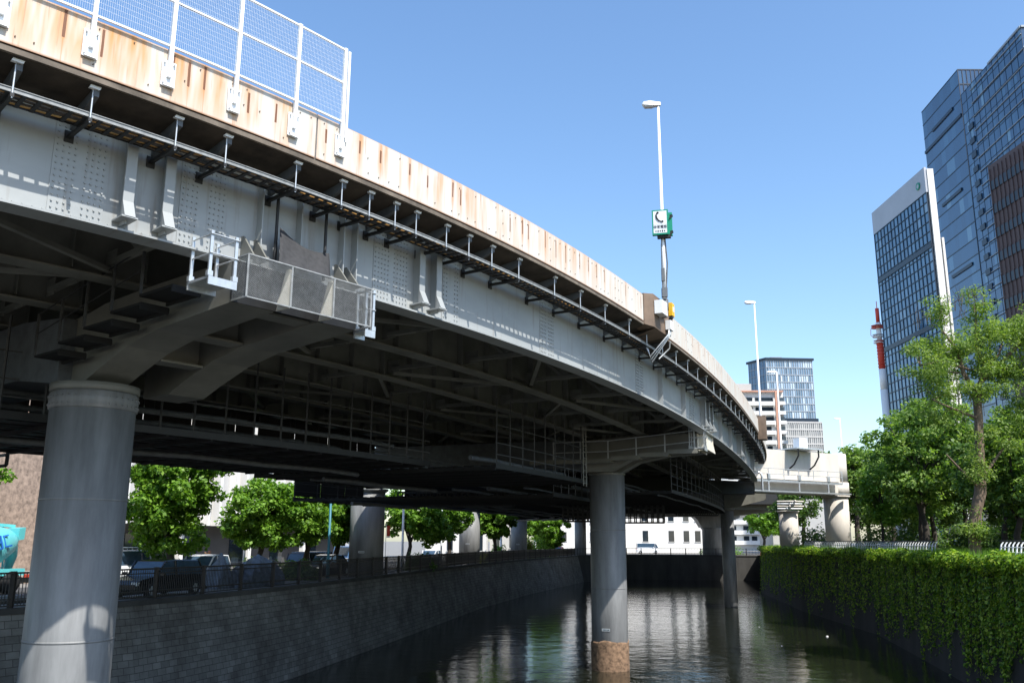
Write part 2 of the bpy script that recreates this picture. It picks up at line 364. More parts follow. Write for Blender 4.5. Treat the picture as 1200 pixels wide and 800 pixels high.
for a, b in zip(joints, joints[1:]):
    if a == 9.7: continue
    mb = MB(); o0, o1, z0, z1 = OFF, OFF + .07, HG + DH, HG + DH + PT
    n = max(2, int((b - a) / .5)); ss = [a + .02 + (b - a - .04) * i / n for i in range(n + 1)]
    for s, t in zip(ss, ss[1:]):
        P = [[BP(x, o, z) for o, z in ((o1, z0), (o1, z1 - .05), (o1 - .03, z1), (o0, z1), (o0, z0))] for x in (s, t)]
        V = [0, .95, 1., 1., 0, 0]
        for j in range(5):
            k = (j + 1) % 5; mb.quad(P[0][j], P[1][j], P[1][k], P[0][k], [(s, V[j]), (t, V[j]), (t, V[j + 1]), (s, V[j + 1])])
    for x, w in ((ss[0], 0), (ss[-1], 1)):
        P = [BP(x, o, z) for o, z in ((o1, z0), (o1, z1 - .05), (o1 - .03, z1), (o0, z1), (o0, z0))]; k = len(mb.v); mb.v += [tuple(p) for p in P]; mb.face(range(k, k + 5))
    if a < 20:                                   # bolt heads along the ribs
        bm_ = mb
        s = a + .2
        while s < min(b - .1, 22):
            for z in (.16, .5, .84):
                if random.random() < (.5 if z != .5 else .2): c = BP(s + random.uniform(-.03, .03), OFF + .065, z0 + PT * z); bm_.tube(c, c + BN(s) * .025, .013, 6, mi=1)
            s += .31
    mb.build('parapet', [M['parapet'], M['brownst']], vi)
mb = MB(); sweep(mb, S0, 100, 1., rect(-20.06, -20, HG + DH, HG + DH + 1.)); mb.build('inner_parapet', M['cream'], vi)

def girder(off, name, s0, s1, mat, stiff=1.7, depth=2.02, fw=.26):
    mb = MB(); w = .02
    sweep(mb, s0, s1, .8, [(off - w, HG + .045), (off + w, HG + .045), (off + w, HG + depth), (off - w, HG + depth)])
    sweep(mb, s0, s1, .8, rect(off - fw, off + fw, HG, HG + .04))
    sweep(mb, s0, s1, 1.2, rect(off - fw * .8, off + fw * .8, HG + depth - .035, HG + depth + .01))
    if stiff:
        s = s0 + .8
        while s < s1:
            t = BT(s)
            for sg in (-1, 1):
                c = BP(s, off + sg * .13, HG + depth / 2 + .02); mb.box(c, (.02, .2, depth - .14), (t, BN(s), Vector((0, 0, 1))))
            s += stiff
    return mb.build(name, mat, vi)
g0 = girder(0, 'fascia_girder', S0, S1 - .3, M['girder'], 0)
for off in (-3.2, -6.4, -9.6, -12.8, -16.2, -19.4): girder(off, 'girder', S0, 100 if off < -4 else 64.5, M['steel_in'])
# fascia details: bearing stiffeners, splice plates with bolts, a thin lower stiffening rail
Zv = Vector((0, 0, 1))
for s in (-15.2, -14.6, -9.95, -9.2, -2.35, -1.7, 24.2, 25.4, 26.6, 40.5, 41.2, 54.4, 55.0):
    mb = MB(); t, n = BT(s), BN(s)
    mb.box(BP(s, .15, HG + 1.0), (.03, .26, 1.72), (t, n, Zv)); mb.box(BP(s, .29, HG + 1.05), (.20, .03, 1.62), (t, n, Zv))
    mb.prism([BP(s, .29, HG + .6) - t * .1, BP(s, .29, HG + .24) - t * .1, BP(s, .46, HG + .24) - t * .1], t * .2); mb.box(BP(s, .2, HG + .23), (.3, .5, .03), (t, n, Zv))
    mb.build('stiffener', M['girder'], g0)
for s in (-7.1, -6.1, -4.9, -4.5, 15.3, 19.5, 30.5, 35.5, 45.5):
    mb = MB(); t, n = BT(s), BN(s); mb.box(BP(s, .12, HG + .98), (.025, .2, 1.78), (t, n, Zv)); mb.build('stiffener', M['girder'], g0)
for s, w in ((-12.7, 1.3), (-10.75, .95), (-8.35, 1.0), (-3.2, 1.2), (-.9, .7), (4.2, .9), (12.6, .9), (21.8, 1.0)):
    mb = MB(); n = max(2, int(w / .25))
    sweep(mb, s - w / 2, s + w / 2, .2, rect(.021, .034, HG + .12, HG + 1.8))
    bm_ = mb; q = int(w / .1)
    for i in range(q):
        if abs(i - (q - 1) / 2) < .6: continue
        for k in range(14):
            ss = s - w / 2 + .06 + i * (w - .12) / max(1, q - 1); c = BP(ss, .03, HG + .2 + k * .118); bm_.tube(c, c + BN(ss) * .028, .019, 6)
    mb.build('splice_plate', M['girder'], g0)
mb = MB(); s = -18.                               # bolt rows just above the bottom flange
while s < 24:
    c = BP(s, .02, HG + .13); mb.tube(c, c + BN(s) * .025, .016, 5); s += .16
mb.build('bolt_pattern', M['girder'], g0)
# cantilever ribs under the overhang
HANG = [-16.2, -14.9, -13.4, -12.2, -11.0, -9.5, -8.5, -6.9, -5.7, -4.9, -4.1, -3.4, -2.3, -1.4, -.4, .9, 2.9, 4.6, 6.5, 8.7, 10.6, 12.6, 14.6, 16.6, 18.6, 20.6, 22.6, 24.6, 26.6, 28.6, 30.6, 32.6, 34.6, 36.8, 39, 41.2, 43.4, 45.6, 47.8, 50, 52.2, 54.4, 56.6, 58.8, 61]
for s in HANG:
    mb = MB(); t = BT(s); mb.prism([BP(s, .03, zt - .02) , BP(s, .03, zt - .34), BP(s, 1.02, zt - .02), BP(s, 1.02, zt + .13)], t * .1)
    mb.build('slab_bracket', M['bracket'], vi)
# cross frames and wind bracing between the inner girders
s = -22.
k = 0
offs = (0, -3.2, -6.4, -9.6, -12.8, -16.2, -19.4)
while s < 64:
    mb = MB(); t, n = BT(s), BN(s)
    for a, b in zip(offs, offs[1:]):
        mb.bar(BP(s, a - .3, HG + .32), BP(s, b + .3, HG + .32), .14, .12); mb.bar(BP(s, a - .1, HG + 1.6), BP(s, b + .1, HG + 1.6), .14, .14)
        mb.bar(BP(s, a - .1, HG + 1.55), BP(s, (a + b) / 2, HG + .36), .1, .1); mb.bar(BP(s, b + .1, HG + 1.55), BP(s, (a + b) / 2, HG + .36), .1, .1)
        mb.box(BP(s, (a + b) / 2, HG + .42), (.02, .5, .4), (t, n, Zv))
        for e, sg in ((a, -1), (b, 1)): mb.box(BP(s, e + sg * .32, HG + .4), (.02, .5, .42), (t, n, Zv))
    mb.build('cross_frame', M['steel_in'], vi)
    if k % 2 == 0:
        mb = MB()
        for i, (a, b) in enumerate(zip(offs, offs[1:])):
            if (i + k // 2) % 2: mb.bar(BP(s, a - .3, HG + .16), BP(s + 4.4, b + .3, HG + .16), .13, .1)
            else: mb.bar(BP(s, b + .3, HG + .16), BP(s + 4.4, a - .3, HG + .16), .13, .1)
        mb.build('wind_brace', M['steel_in'], vi)
    s += 4.4; k += 1
# drain pipe and two dark posts on the web near the near pier
for s in (-6.75, -5.45):
    mb = MB(); mb.tube(BP(s, .22, HG + .1), BP(s, .22, HG + 1.7), .035, 8); mb.build('web_post', M['dark'], vi)
mb = MB(); mb.path([BP(56, .5, HG + .25), BP(56, .75, HG + .1), BP(56, .8, HG - .2), BP(56, .8, HG - 1.3)], .09, 8); mb.build('drain_pipe', M['galv'], vi)

# ------------------------------------------------------------------ cable tray hung from the slab edge
tz = HG + 1.66
tr = thing('cable_tray', 'long galvanised cable tray of black cables hung beneath the rusty parapet edge', 'cable tray', BP(0, 1, tz))
for o, m_, nm in ((.95, 'galv', 'outer_rail'), (.42, 'dark', 'inner_rail')):
    mb = MB(); sweep(mb, S0, 65, .8, rect(o - .012, o + .012, tz - .03, tz + .035)); sweep(mb, S0, 65, .8, rect(o - .028, o + .028, tz + .035, tz + .048)); mb.build(nm, M['dullgalv' if m_ == 'galv' else m_], tr)
for nm, step, sa, sb in (('rungs', .24, S0, 20.), ('rungs', .4, 20., 65.)):
    mb = MB(); s = sa
    while s < sb: mb.bar(BP(s, .43, tz - .03), BP(s, .94, tz - .03), .07, .03); s += step
    mb.build(nm, M['dark'], tr)
for i, (o, r) in enumerate(((.47, .026), (.53, .018), (.58, .022), (.70, .024), (.80, .018), (.88, .022))):
    ph = random.random() * 9; pts = []; s = S0
    while s <= 65: pts.append(BP(s, o + .025 * math.sin(s * .8 + ph), tz + .012 + .022 * math.sin(s * 1.3 + ph * 2) - .02 * abs(math.sin(s * 2.1 + ph)))); s += .5
    mb = MB(); mb.path(pts, r, 6); mb.build('cable', M['cableo' if i in (1, 4) else 'cable'], tr)
for s in HANG:
    mb = MB(); mb.bar(BP(s, .03, tz - .10), BP(s, 1.02, tz - .10), .06, .07); mb.box(BP(s, .05, tz - .1), (.16, .02, .22), (BT(s), BN(s), Zv)); mb.build('bracket', M['dark'], tr)
    mb = MB(); p = BP(s, 1.0, HG + DH - .19); mb.tube(BP(s, 1.0, tz - .15), p, .016, 6)
    h = mb.build('hanger', M['galv'], tr)
    mb = MB(); mb.prism([p + BT(s) * .09, p - BT(s) * .09, p - BT(s) * .05 - BN(s) * .0 + Zv * .1 , p + BT(s) * .13 + Zv * .1], BN(s) * .07); mb.prism([p - Zv * .02, p + Zv * .1, p - BN(s) * .2 + Zv * .1], BT(s) * .04); mb.build('clip', M['white'], h)

# ------------------------------------------------------------------ mesh fence on the parapet
fp = [-18.0, -16.5, -15.1, -13.85, -12.55, -11.2, -9.85, -8.55, -7.2, -6.0]; zb = HG + DH + .42; ztop = 10.58; fo = OFF + .14
fe = thing('mesh_fence', 'tall white wire mesh fence bolted along the top of the rusty parapet', 'fence', BP(-12, fo, zb))
for i, s in enumerate(fp):
    mb = MB(); t, n = BT(s), BN(s); mb.box(BP(s, fo, (zb + ztop) / 2), (.075, .06, ztop - zb), (t, n, Zv)); po = mb.build('post', M['white'], fe)
    if i == len(fp) - 1: mb2 = MB(); mb2.box(BP(s + .14, fo - .05, (zb + ztop) / 2 + .1), (.06, .06, ztop - zb - .2), (t, n, Zv)); mb2.build('post', M['white'], fe)
    mb = MB(); mb.box(BP(s, fo - .045, HG + DH + .5), (.26, .02, .5), (t, n, Zv))
    for a in (-.09, .09):
        for zz in (.3, .7): c = BP(s, fo - .03, HG + DH + zz) + t * a; mb.tube(c, c + n * .05, .02, 6)
    mb.box(BP(s, fo - .01, HG + DH + .25), (.2, .07, .03), (t, n, Zv)); mb.build('base_plate', M['white'], po)
for nm, z in (('rail', HG + DH + PT + .02), ('rail', (HG + DH + PT + ztop) / 2 + .05), ('rail', ztop - .04)):
    mb = MB(); sweep(mb, fp[0], fp[-1], .6, rect(fo - .02, fo + .02, z - .018, z + .018)); mb.build(nm, M['white'], fe)
for a, b in zip(fp, fp[1:]):
    mb = MB(); L = b - a; nv = int(L / .036)
    for i in range(1, nv):
        s = a + L * i / nv; mb.path([BP(s, fo + .025, HG + DH + PT - .02), BP(s, fo + .025, ztop - .03)], .0017, 4, False)
    k = 0; z = HG + DH + PT + .18
    while z < ztop - .05: mb.path([BP(a, fo + .025, z), BP(b, fo + .025, z)], .0019, 4, False); z += .1
    mb.build('mesh_panel', M['white'], fe)

# ------------------------------------------------------------------ piers
def column(mb, x, y, r, z0, z1, n=40): mb.lathe((x, y, 0), [(r, z0), (r, z1)], n)
def cap_arm(mb, c, a, b, stations, w, side):
    """box arm along a (unit), sitting beside the axis by 'side' along b; stations: (t, zbottom, ztop)"""
    rings = []
    for t, z0, z1 in stations:
        p = c + a * t + b * side; rings.append([p - b * (w / 2) + Zv * z0, p + b * (w / 2) + Zv * z0, p + b * (w / 2) + Zv * z1, p - b * (w / 2) + Zv * z1])
    mb.loft(rings)
def plate_sign(mb, c, nrm, r, w=.5, h=.16):
    pass
def net_panel(mb, p, du, dv, w, h, pitch, rr):
    """diamond wire mesh on a rectangle"""
    n = int((w + h) / pitch)
    for i in range(1, n):
        d = i * pitch
        for sg in (0, 1):
            x0, y0 = (min(d, w), max(0, d - w)); x1, y1 = (max(0, d - h), min(d, h))
            if sg: x0, x1 = w - x0, w - x1
            mb.path([p + du * x0 + dv * y0, p + du * x1 + dv * y1], rr, 3, False)
def label_plate(parent, cx, cy, r, ang, z, w=.42, h=.13):
    u = Vector((math.cos(ang), math.sin(ang), 0)); t = Vector((-math.sin(ang), math.cos(ang), 0)); c = Vector((cx, cy, z)) + u * (r + .012)
    mb = MB(); mb.box(c, (w, .012, h), (t, u, Zv)); pl = mb.build('number_plate', M['galv'], parent)
    mb = MB()
    for i in range(5):
        mb.box(c + u * .009 + t * ((i - 2) * w * .17), (w * .1, .006, h * .5), (t, u, Zv))
    mb.build('lettering', M['mull'], pl)

PIER_GROUP = 'round columns carrying the viaduct'
# near pier
pc = Vector((-10.03, 21.17, 0)); pend = BP(-6.2, .32); pa = BN(-6.2); Lp = 6.12; po_ = pend - pa * Lp; pb = Vector((-pa.y, pa.x, 0))
p1 = thing('bridge_pier', 'nearest and thickest grey column, carrying the cap beam with the mesh cage', 'bridge pier', (pc.x, pc.y, WATER))
mb = MB(); column(mb, pc.x, pc.y, .95, -9.5, 3.42, 56); c1 = mb.build('column', M['pier'], p1)
mb = MB()
for z in (-2.2, .9): mb.lathe(pc, [(.952, z - .03), (.962, z), (.952, z + .03)], 56)
mb.build('weld_seam', M['pier'], c1)
mb = MB(); mb.lathe(pc, [(.955, 2.98), (.985, 3.0), (.985, 3.36), (.955, 3.38)], 48)
for i in range(40):
    for z in (3.08, 3.26):
        an = 2 * math.pi * i / 40; d = Vector((math.cos(an), math.sin(an), 0)); p = pc + d * .98 + Zv * z; mb.tube(p, p + d * .03, .02, 6)
mb.build('collar', M['pier'], c1)
mb = MB(); mb.lathe(pc, [(.96, 3.40), (1.0, 3.43), (1.0, 3.58), (.9, 3.60)], 40); mb.build('capital', M['cap'], c1)
st = [(-.9, 3.6, 5.2), (.3, 3.6, 5.3), (1.0, 3.85, 5.4), (2.2, 4.22, 5.44), (3.4, 4.42, 5.46), (Lp, 4.58, 5.46)]
for sd in (-1.08, 1.08):
    mb = MB(); cap_arm(mb, po_, pa, pb, st, 1.02, sd); mb.build('cap_beam', M['cap'], p1)
for t, zb in ((1.6, 4.06), (3.2, 4.42), (Lp - .5, 4.57)):
    mb = MB(); mb.box(po_ + pa * t + Zv * (zb + .05), (.5, 1.1, .05), (pa, pb, Zv)); mb.box(po_ + pa * t + Zv * (zb + .5), (.04, 1.1, .8), (pa, pb, Zv)); mb.build('cross_tie', M['cap'], p1)
mb = MB(); cap_arm(mb, pc, -pa, pb, [(.3, 3.6, 5.2), (2.5, 3.9, 5.4), (14.5, 3.9, 5.4)], 1.6, 0); mb.build('inner_cap_beam', M['bracket'], p1)  # inner arm coloured darker than the cap to stand for under-deck shade
# meshed end cage with triangular gussets
mb = MB(); e0 = po_ + pa * (Lp + .02)
mb.box(e0 + Zv * 5.02 , (.04, 3.2, .86), (pa, pb, Zv)); mb.build('end_plate', M['dark'], p1)
for x in (-.55, .55):
    mb = MB(); q = e0 + pb * x; mb.prism([q + Zv * 4.6 + pa * .03, q + Zv * 4.6 + pa * .42, q + Zv * 5.42 + pa * .42 - pb * .0, q + Zv * 5.42 + pa * .3], pb * .05)
    mb.prism([q + Zv * 4.6 + pa * .44 - pb * .3, q + Zv * 4.6 + pa * .44, q + Zv * 5.4 + pa * .44], pa * .03); mb.build('gusset', M['cream'], p1)
cg = thing('mesh_cage', 'wire mesh cage closing the end of the near cap beam', 'cage', e0 + Zv * 4.55)
f0 = e0 + pa * .52 - pb * 1.6 + Zv * 4.6
mb = MB(); net_panel(mb, f0, pb, Zv, 3.2, .86, .04, .0032)
net_panel(mb, f0 - pa * .5, pa, Zv, .5, .86, .045, .0032); net_panel(mb, f0 - pa * .5 + pb * 3.2, pa, Zv, .5, .86, .045, .0032)
net_panel(mb, f0 - pa * .5 + Zv * .86, pb, pa, 3.2, .5, .05, .003); mb.build('wire_mesh', M['dullgalv'], cg)
mb = MB()
for z in (0, .86): mb.bar(f0 + Zv * z, f0 + pb * 3.2 + Zv * z, .025, .025)
for x in (0, 1.05, 2.15, 3.2): mb.bar(f0 + pb * x, f0 + pb * x + Zv * .86, .03, .03)
for x in (0, 3.2):
    for z in (0, .86): mb.bar(f0 + pb * x + Zv * z, f0 + pb * x - pa * .5 + Zv * z, .03, .03)
mb.build('cage_frame', M['dullgalv'], cg)
# dark netting draped between the web and the cage
mb = MB(); A, B_ = BP(-6.72, .3, HG + .95), BP(-5.4, .3, HG + .72); C, D = e0 + pa * .42 - pb * .85 + Zv * 5.48, e0 + pa * .42 + pb * .55 + Zv * 5.48
nx, nz = 14, 10; k0 = len(mb.v)
for j in range(nz + 1):
    for i in range(nx + 1):
        u, v = i / nx, j / nz; p = (A.lerp(B_, u)).lerp(C.lerp(D, u), v); p.z -= .16 * math.sin(math.pi * u) * (1 - v) + .06 * math.sin(math.pi * v); p += BN(-6) * (.05 * math.sin(u * 15 + v * 3) * v)
        mb.v.append(tuple(p))
for j in range(nz):
    for i in range(nx): a = k0 + j * (nx + 1) + i; mb.face((a, a + 1, a + nx + 2, a + nx + 1), None, True)
nb = mb.build('debris_net', M['net'], None, e0 + Zv * 5.5); tag(nb, 'black debris net draped from the girder web over the mesh cage', 'net')
md = nb.modifiers.new('thick', 'SOLIDIFY'); md.thickness = .012
for s_ in (-7.45, -7.15, -5.0, -4.7):
    mb = MB(); mb.prism([BP(s_, .03, HG + .06), BP(s_, .6, HG + .06), BP(s_, .5, HG + .14), BP(s_, .1, HG + .62), BP(s_, .03, HG + .62)], BT(s_) * .04); mb.build('web_gusset', M['cap'], p1)
# white access platforms on the cap end
def railing_platform(label, c, a, b, w, d, hgt, nposts=2, mat='white'):
    t = thing('access_platform', label, 'platform', c, 'small access platforms on the bridge piers')
    mb = MB(); mb.box(c - Zv * .03, (w, d, .05), (a, b, Zv)); mb.box(c - Zv * .09 + b * (d / 2), (w, .04, .16), (a, b, Zv)); mb.box(c - Zv * .09 - b * (d / 2), (w, .04, .16), (a, b, Zv)); mb.build('deck', M['galv'], t)
    for sx in (-1, 1):
        for sy in (-1, 1):
            mb = MB(); q = c + a * (sx * (w / 2 - .04)) + b * (sy * (d / 2 - .03)); mb.box(q + Zv * hgt / 2, (.06, .04, hgt), (a, b, Zv)); mb.box(q + Zv * .05, (.11, .08, .1), (a, b, Zv)); mb.build('post', M['galv'], t)
    for z in (hgt * .5, hgt * .92):
        mb = MB()
        for sx in (-1, 1): mb.tube(c + a * (sx * (w / 2 - .04)) - b * (d / 2) + Zv * z, c + a * (sx * (w / 2 - .04)) + b * (d / 2) + Zv * z, .018, 6)
        mb.tube(c - a * (w / 2) + b * (d / 2) + Zv * z, c + a * (w / 2) + b * (d / 2) + Zv * z, .018, 6); mb.build('rail', M['galv'], t)
    return t
railing_platform('white railed access platform left of the mesh cage', e0 - pb * 2.1 + pa * .1 + Zv * 4.85, pb, pa, .62, .7, .9)
railing_platform('narrow white railed platform right of the mesh cage', e0 + pb * 1.85 + pa * .05 + Zv * 4.62, pb, pa, .3, .35, .95)
# stepped walkway along the left side of the cap beam
wk = thing('stepped_walkway', 'dark stepped walkway climbing along the left flank of the near cap beam', 'walkway', po_ - pb * 2 + Zv * 3.6)
for i in range(5):
    t0 = Lp - 1.3 - i * 1.15; z = 4.85 - i * .17
    mb = MB(); q = po_ + pa * t0 - pb * 2.15 + Zv * z; mb.box(q, (1.25, .62, .05), (pa, pb, Zv)); mb.box(q - Zv * .05 + pb * .3, (1.25, .04, .1), (pa, pb, Zv)); mb.box(q - Zv * .06 + pa * .6, (.04, .62, .12), (pa, pb, Zv)); mb.build('step', M['shadeblack'], wk)
    mb = MB(); q = q - pb * .38 - pa * .45; mb.box(q + Zv * .5, (.05, .05, 1.0), (pa, pb, Zv)); mb.build('post', M['hangdark'], wk)
mb = MB()
for h in (.5, .98): mb.path([po_ + pa * (Lp - 1.3 - i * 1.15 - .45) - pb * 2.53 + Zv * (4.85 - i * .17 + h) for i in range(5)], .016, 6)
mb.build('rail', M['dark'], wk)

# mid pier
mc = Vector((5.2, 48.95, 0)); s_m = 26.3; ma = BN(s_m); mt = BT(s_m)
p2 = thing('bridge_pier', 'tall column with a rust-brown waterline band standing in mid canal', 'bridge pier', (mc.x, mc.y, WATER))
mb = MB(); column(mb, mc.x, mc.y, .95, -9.5, 3.55, 48); c2 = mb.build('column', M['pier'], p2)
mb = MB(); rings = []
for j in range(12):
    q = j / 11; ring = []
    for i in range(72):
        an = 2 * math.pi * i / 72; topz = -5.05 + .05 * math.sin(an * 3 + 1) + .03 * math.sin(an * 7 + 2) + random.uniform(-.03, .03); z = -9.4 + (topz + 9.4) * (1 - (1 - q) ** 2.2); r = .962 + .014 * random.random() + (.02 if j < 11 else -.012); ring.append(mc + Vector((r * math.cos(an), r * math.sin(an), z)))
    rings.append(ring)
mb.loft(rings, True, True); mb.build('waterline_band', M['crust'], c2)
label_plate(c2, mc.x, mc.y, .95, R(-108), -4.45)
mb = MB()
for z in (-2.4, .6): mb.lathe(mc, [(.952, z - .03), (.962, z), (.952, z + .03)], 48)
mb.build('weld_seam', M['pier'], c2)
mb = MB(); mb.lathe(mc, [(.96, 3.5), (1.0, 3.52), (1.0, 3.6), (.9, 3.62)], 40); mb.build('capital', M['cap'], c2)
Lm = 5.2
stm = [(-.8, 3.62, 5.3), (.5, 3.62, 5.35), (1.6, 4.2, 5.42), (3.2, 4.5, 5.46), (Lm, 4.62, 5.46)]
for sd in (-.95, .95):
    mb = MB(); cap_arm(mb, mc, ma, mt, stm, .85, sd); mb.build('cap_beam', M['cap'], p2)
mb = MB(); cap_arm(mb, mc, -ma, mt, [(.3, 3.62, 5.3), (2.6, 3.9, 5.4), (15, 3.9, 5.4)], 1.7, 0); mb.build('inner_cap_beam', M['bracket'], p2)  # darker colour than the outer arms, painting in the shade below the deck
em = mc + ma * (Lm + .02)
mb = MB(); mb.box(em + Zv * 5.02, (.04, 2.8, .84), (ma, mt, Zv)); mb.box(em + Zv * 5.04 - mt * .9 + ma * .2, (.5, .05, .8), (ma, mt, Zv)); mb.box(em + Zv * 5.04 + mt * .9 + ma * .2, (.5, .05, .8), (ma, mt, Zv)); mb.prism([em + ma * .46 - mt * 1.3 + Zv * 4.62, em + ma * .46 + mt * 1.3 + Zv * 4.62, em + ma * .3 + mt * .8 + Zv * 5.8, em + ma * .3 - mt * .6 + Zv * 5.8], ma * .03); mb.build('end_plate', M['cream'], p2)
railing_platform('white railed platform on the mid canal pier below the girder', em - mt * 1.9 + ma * .1 + Zv * 4.65, mt, ma, .7, .8, 1.05)
mb_w = thing('pier_walkway', 'railed dark walkway along the cap of the mid canal pier', 'walkway', mc + Zv * 4)
for i in range(6):
    mb = MB(); q = mc + ma * (Lm - .6 - i * 1.5) - mt * 1.9 + Zv * (4.45 - min(i, 3) * .12); mb.box(q, (1.5, .7, .08), (ma, mt, Zv)); mb.box(q - mt * .36 + Zv * .02, (1.5, .05, .22), (ma, mt, Zv)); mb.build('deck', M['steel_in'], mb_w)
    mb = MB(); mb.box(q - mt * .34 + Zv * .55 + ma * .6, (.06, .06, 1.05), (ma, mt, Zv)); mb.build('post', M['galv'], mb_w)
mb = MB()
for h in (.5, 1.05): mb.path([mc + ma * (Lm - .6 - i * 1.5 + .6) - mt * 2.24 + Zv * (4.45 - min(i, 3) * .12 + h) for i in range(6)], .025, 6)
mb.build('rail', M['galv'], mb_w)

def simple_pier(x, y, r, ztop, label, mat, z0=GROUND - .1, plate=None, armdir=None, armlen=0, capz=None):
    p = thing('bridge_pier', label, 'bridge pier', (x, y, z0), PIER_GROUP)
    mb = MB(); column(mb, x, y, r, z0, ztop, 36); c = mb.build('column', M[mat], p)
    mb = MB(); mb.lathe((x, y, 0), [(r * 1.01, ztop - .25), (r * 1.18, ztop - .1), (r * 1.18, ztop), (r * .9, ztop + .02)], 36); mb.build('capital', M[mat], c)
    if plate is not None: label_plate(c, x, y, r, R(-97 if x < 20 else -110), plate)
    if armdir is not None:
        mb = MB(); a = armdir; b = Vector((a.y, -a.x, 0)); q = Vector((x, y, 0))
        cap_arm(mb, q, a, b, [(-armlen, capz[0] + .9, capz[1]), (-armlen * .3, capz[0] + .2, capz[1]), (0, capz[0], capz[1]), (armlen * .3, capz[0] + .2, capz[1]), (armlen, capz[0] + .9, capz[1])], r * 1.5, 0); mb.build('cap_beam', M['steel_in'], p)
    return p
simple_pier(-10.0, 63, 1.18, 3.5, 'wide column on the left bank behind the railing, nearest on that bank', 'pier', GROUND - .1, -.75)
simple_pier(-4.5, 98, 1.12, 3.4, 'second column along the left bank, between the plane trees', 'pier', GROUND - .1, -.3, BN(66), 7, (3.4, 5.45))
simple_pier(1.0, 121, 1.1, 3.4, 'third column along the left bank, beyond two nearer ones', 'pier', GROUND - .1, -.4)
simple_pier(22.6, 94.9, .68, 3.4, 'slim black column standing in the water of the far canal', 'pier', WATER - 3, None, BN(75), 4, (3.4, 5.45))
simple_pier(12.0, 158, 1.0, 4.5, 'grey column on the bank at the far left corner of the canal', 'pier', GROUND - .1)

# portal pier on the right bank
qc = Vector((33.3, 92.6, 0)); qa = (BP(68, -.5) - qc); qa.z = 0; Lq = qa.length; qa.normalize(); qb = Vector((qa.y, -qa.x, 0))
if qb.y > 0: qb = -qb
p5 = thing('portal_pier', 'cream concrete portal with round end column and heavy beam at the right bank', 'bridge pier', (qc.x, qc.y, PARK))
mb = MB(); column(mb, qc.x, qc.y, 1.22, PARK - .6, 4.55, 44); mb.build('column', M['pale'], p5)
mb = MB(); mb.lathe(qc, [(1.26, 4.45), (1.4, 4.5), (1.4, 4.64), (1.2, 4.66)], 44); mb.build('column_ring', M['pale'], p5)
mb = MB(); mb.lathe(qc, [(1.38, 4.66), (1.38, 5.95)], 44); mb.lathe(qc, [(1.3, 5.95), (1.3, 8.86)], 44); mb.build('beam_end', M['pale'], p5)
mb = MB(); cap_arm(mb, qc, qa, qb, [(.2, 5.95, 8.8), (Lq + 2.6, 5.95, 8.8)], 2.36, 0); cap_arm(mb, qc, qa, qb, [(.2, 4.66, 5.9), (Lq + .4, 4.66, 5.9)], 2.2, 0); mb.build('cap_beam', M['pale'], p5)
mb = MB(); cap_arm(mb, qc, qa, qb, [(Lq + .42, 4.4, 5.6), (Lq + 20, 4.4, 5.6)], 2.1, 0); mb.build('inner_beam', M['dark'], p5)  # pale beam continued under the bridge, coloured dark for the shade there
cw = thing('beam_catwalk', 'galvanised railed catwalk along the face of the cream portal beam', 'catwalk', qc + qa * 3 + qb * 1.6 + Zv * 5.7, None)
mb = MB(); L0, L1 = 1.2, Lq + 1.5; q = qc + qb * 1.62
mb.bar(q + qa * L0 + Zv * 5.75, q + qa * L1 + Zv * 5.75, .8, .06); mb.bar(q + qa * L0 + qb * .4 + Zv * 5.7, q + qa * L1 + qb * .4 + Zv * 5.7, .05, .22); mb.bar(q + qa * (L0 - 1) + qb * .3 + Zv * 4.72, q + qa * L1 + qb * .3 + Zv * 4.72, .5, .12); mb.build('deck', M['galv'], cw)
for i in range(7):
    t = L0 + (L1 - L0) * i / 6; mb = MB(); mb.bar(q + qa * t + qb * .4 + Zv * 5.75, q + qa * t + qb * .4 + Zv * 6.9, .06, .06); mb.build('post', M['galv'], cw)
    if i % 2: mb = MB(); mb.bar(q + qa * t + qb * .35 + Zv * 4.72, q + qa * t + qb * .35 + Zv * 5.7, .16, .12); mb.box(q + qa * t + qb * .42 + Zv * 6.1, (.3, .2, .5), (qa, qb, Zv)); mb.build('strut', M['galv'], cw)
mb = MB()
for h in (6.35, 6.88): mb.tube(q + qa * L0 + qb * .4 + Zv * h, q + qa * L1 + qb * .4 + Zv * h, .028, 6)
mb.build('rail', M['galv'], cw)
gp = thing('gauge_platform', 'small grey platform with a white box on top of the portal beam', 'platform', qc + qa * 6.2 + qb * 1 + Zv * 8.8)
mb = MB(); q = qc + qa * 6.3 + Zv * 8.92; mb.box(q + qb * 1.0, (3.6, 3.4, .12), (qa, qb, Zv)); mb.build('deck', M['galv'], gp)
mb = MB()
for t in (-1.4, 1.4): mb.path([q + qa * t + qb * 2.5, q + qa * t + qb * 2.5 - Zv * .7, q + qa * t + qb * 1.9 - Zv * 1.5, q + qa * t + qb * 1.25 - Zv * 1.9], .08, 6)
mb.build('brace', M['dark'], gp)
mb = MB(); mb.box(q - qa * .6 + qb * 1.0 + Zv * .6, (1.1, .8, 1.1), (qa, qb, Zv)); mb.box(q - qa * .6 + qb * 1.0 + Zv * 1.18, (1.2, .9, .06), (qa, qb, Zv)); mb.build('box', M['white'], gp)
simple_pier(31.8, 104, 1.05, 3.5, 'short pale column under the cream portal beam on the right bank', 'pale', PARK - .6, .9)
ps = thing('pipe_stack', 'bundle of pale pipes and valves above the short pale column', 'pipes', (31.6, 102.6, 3.6))
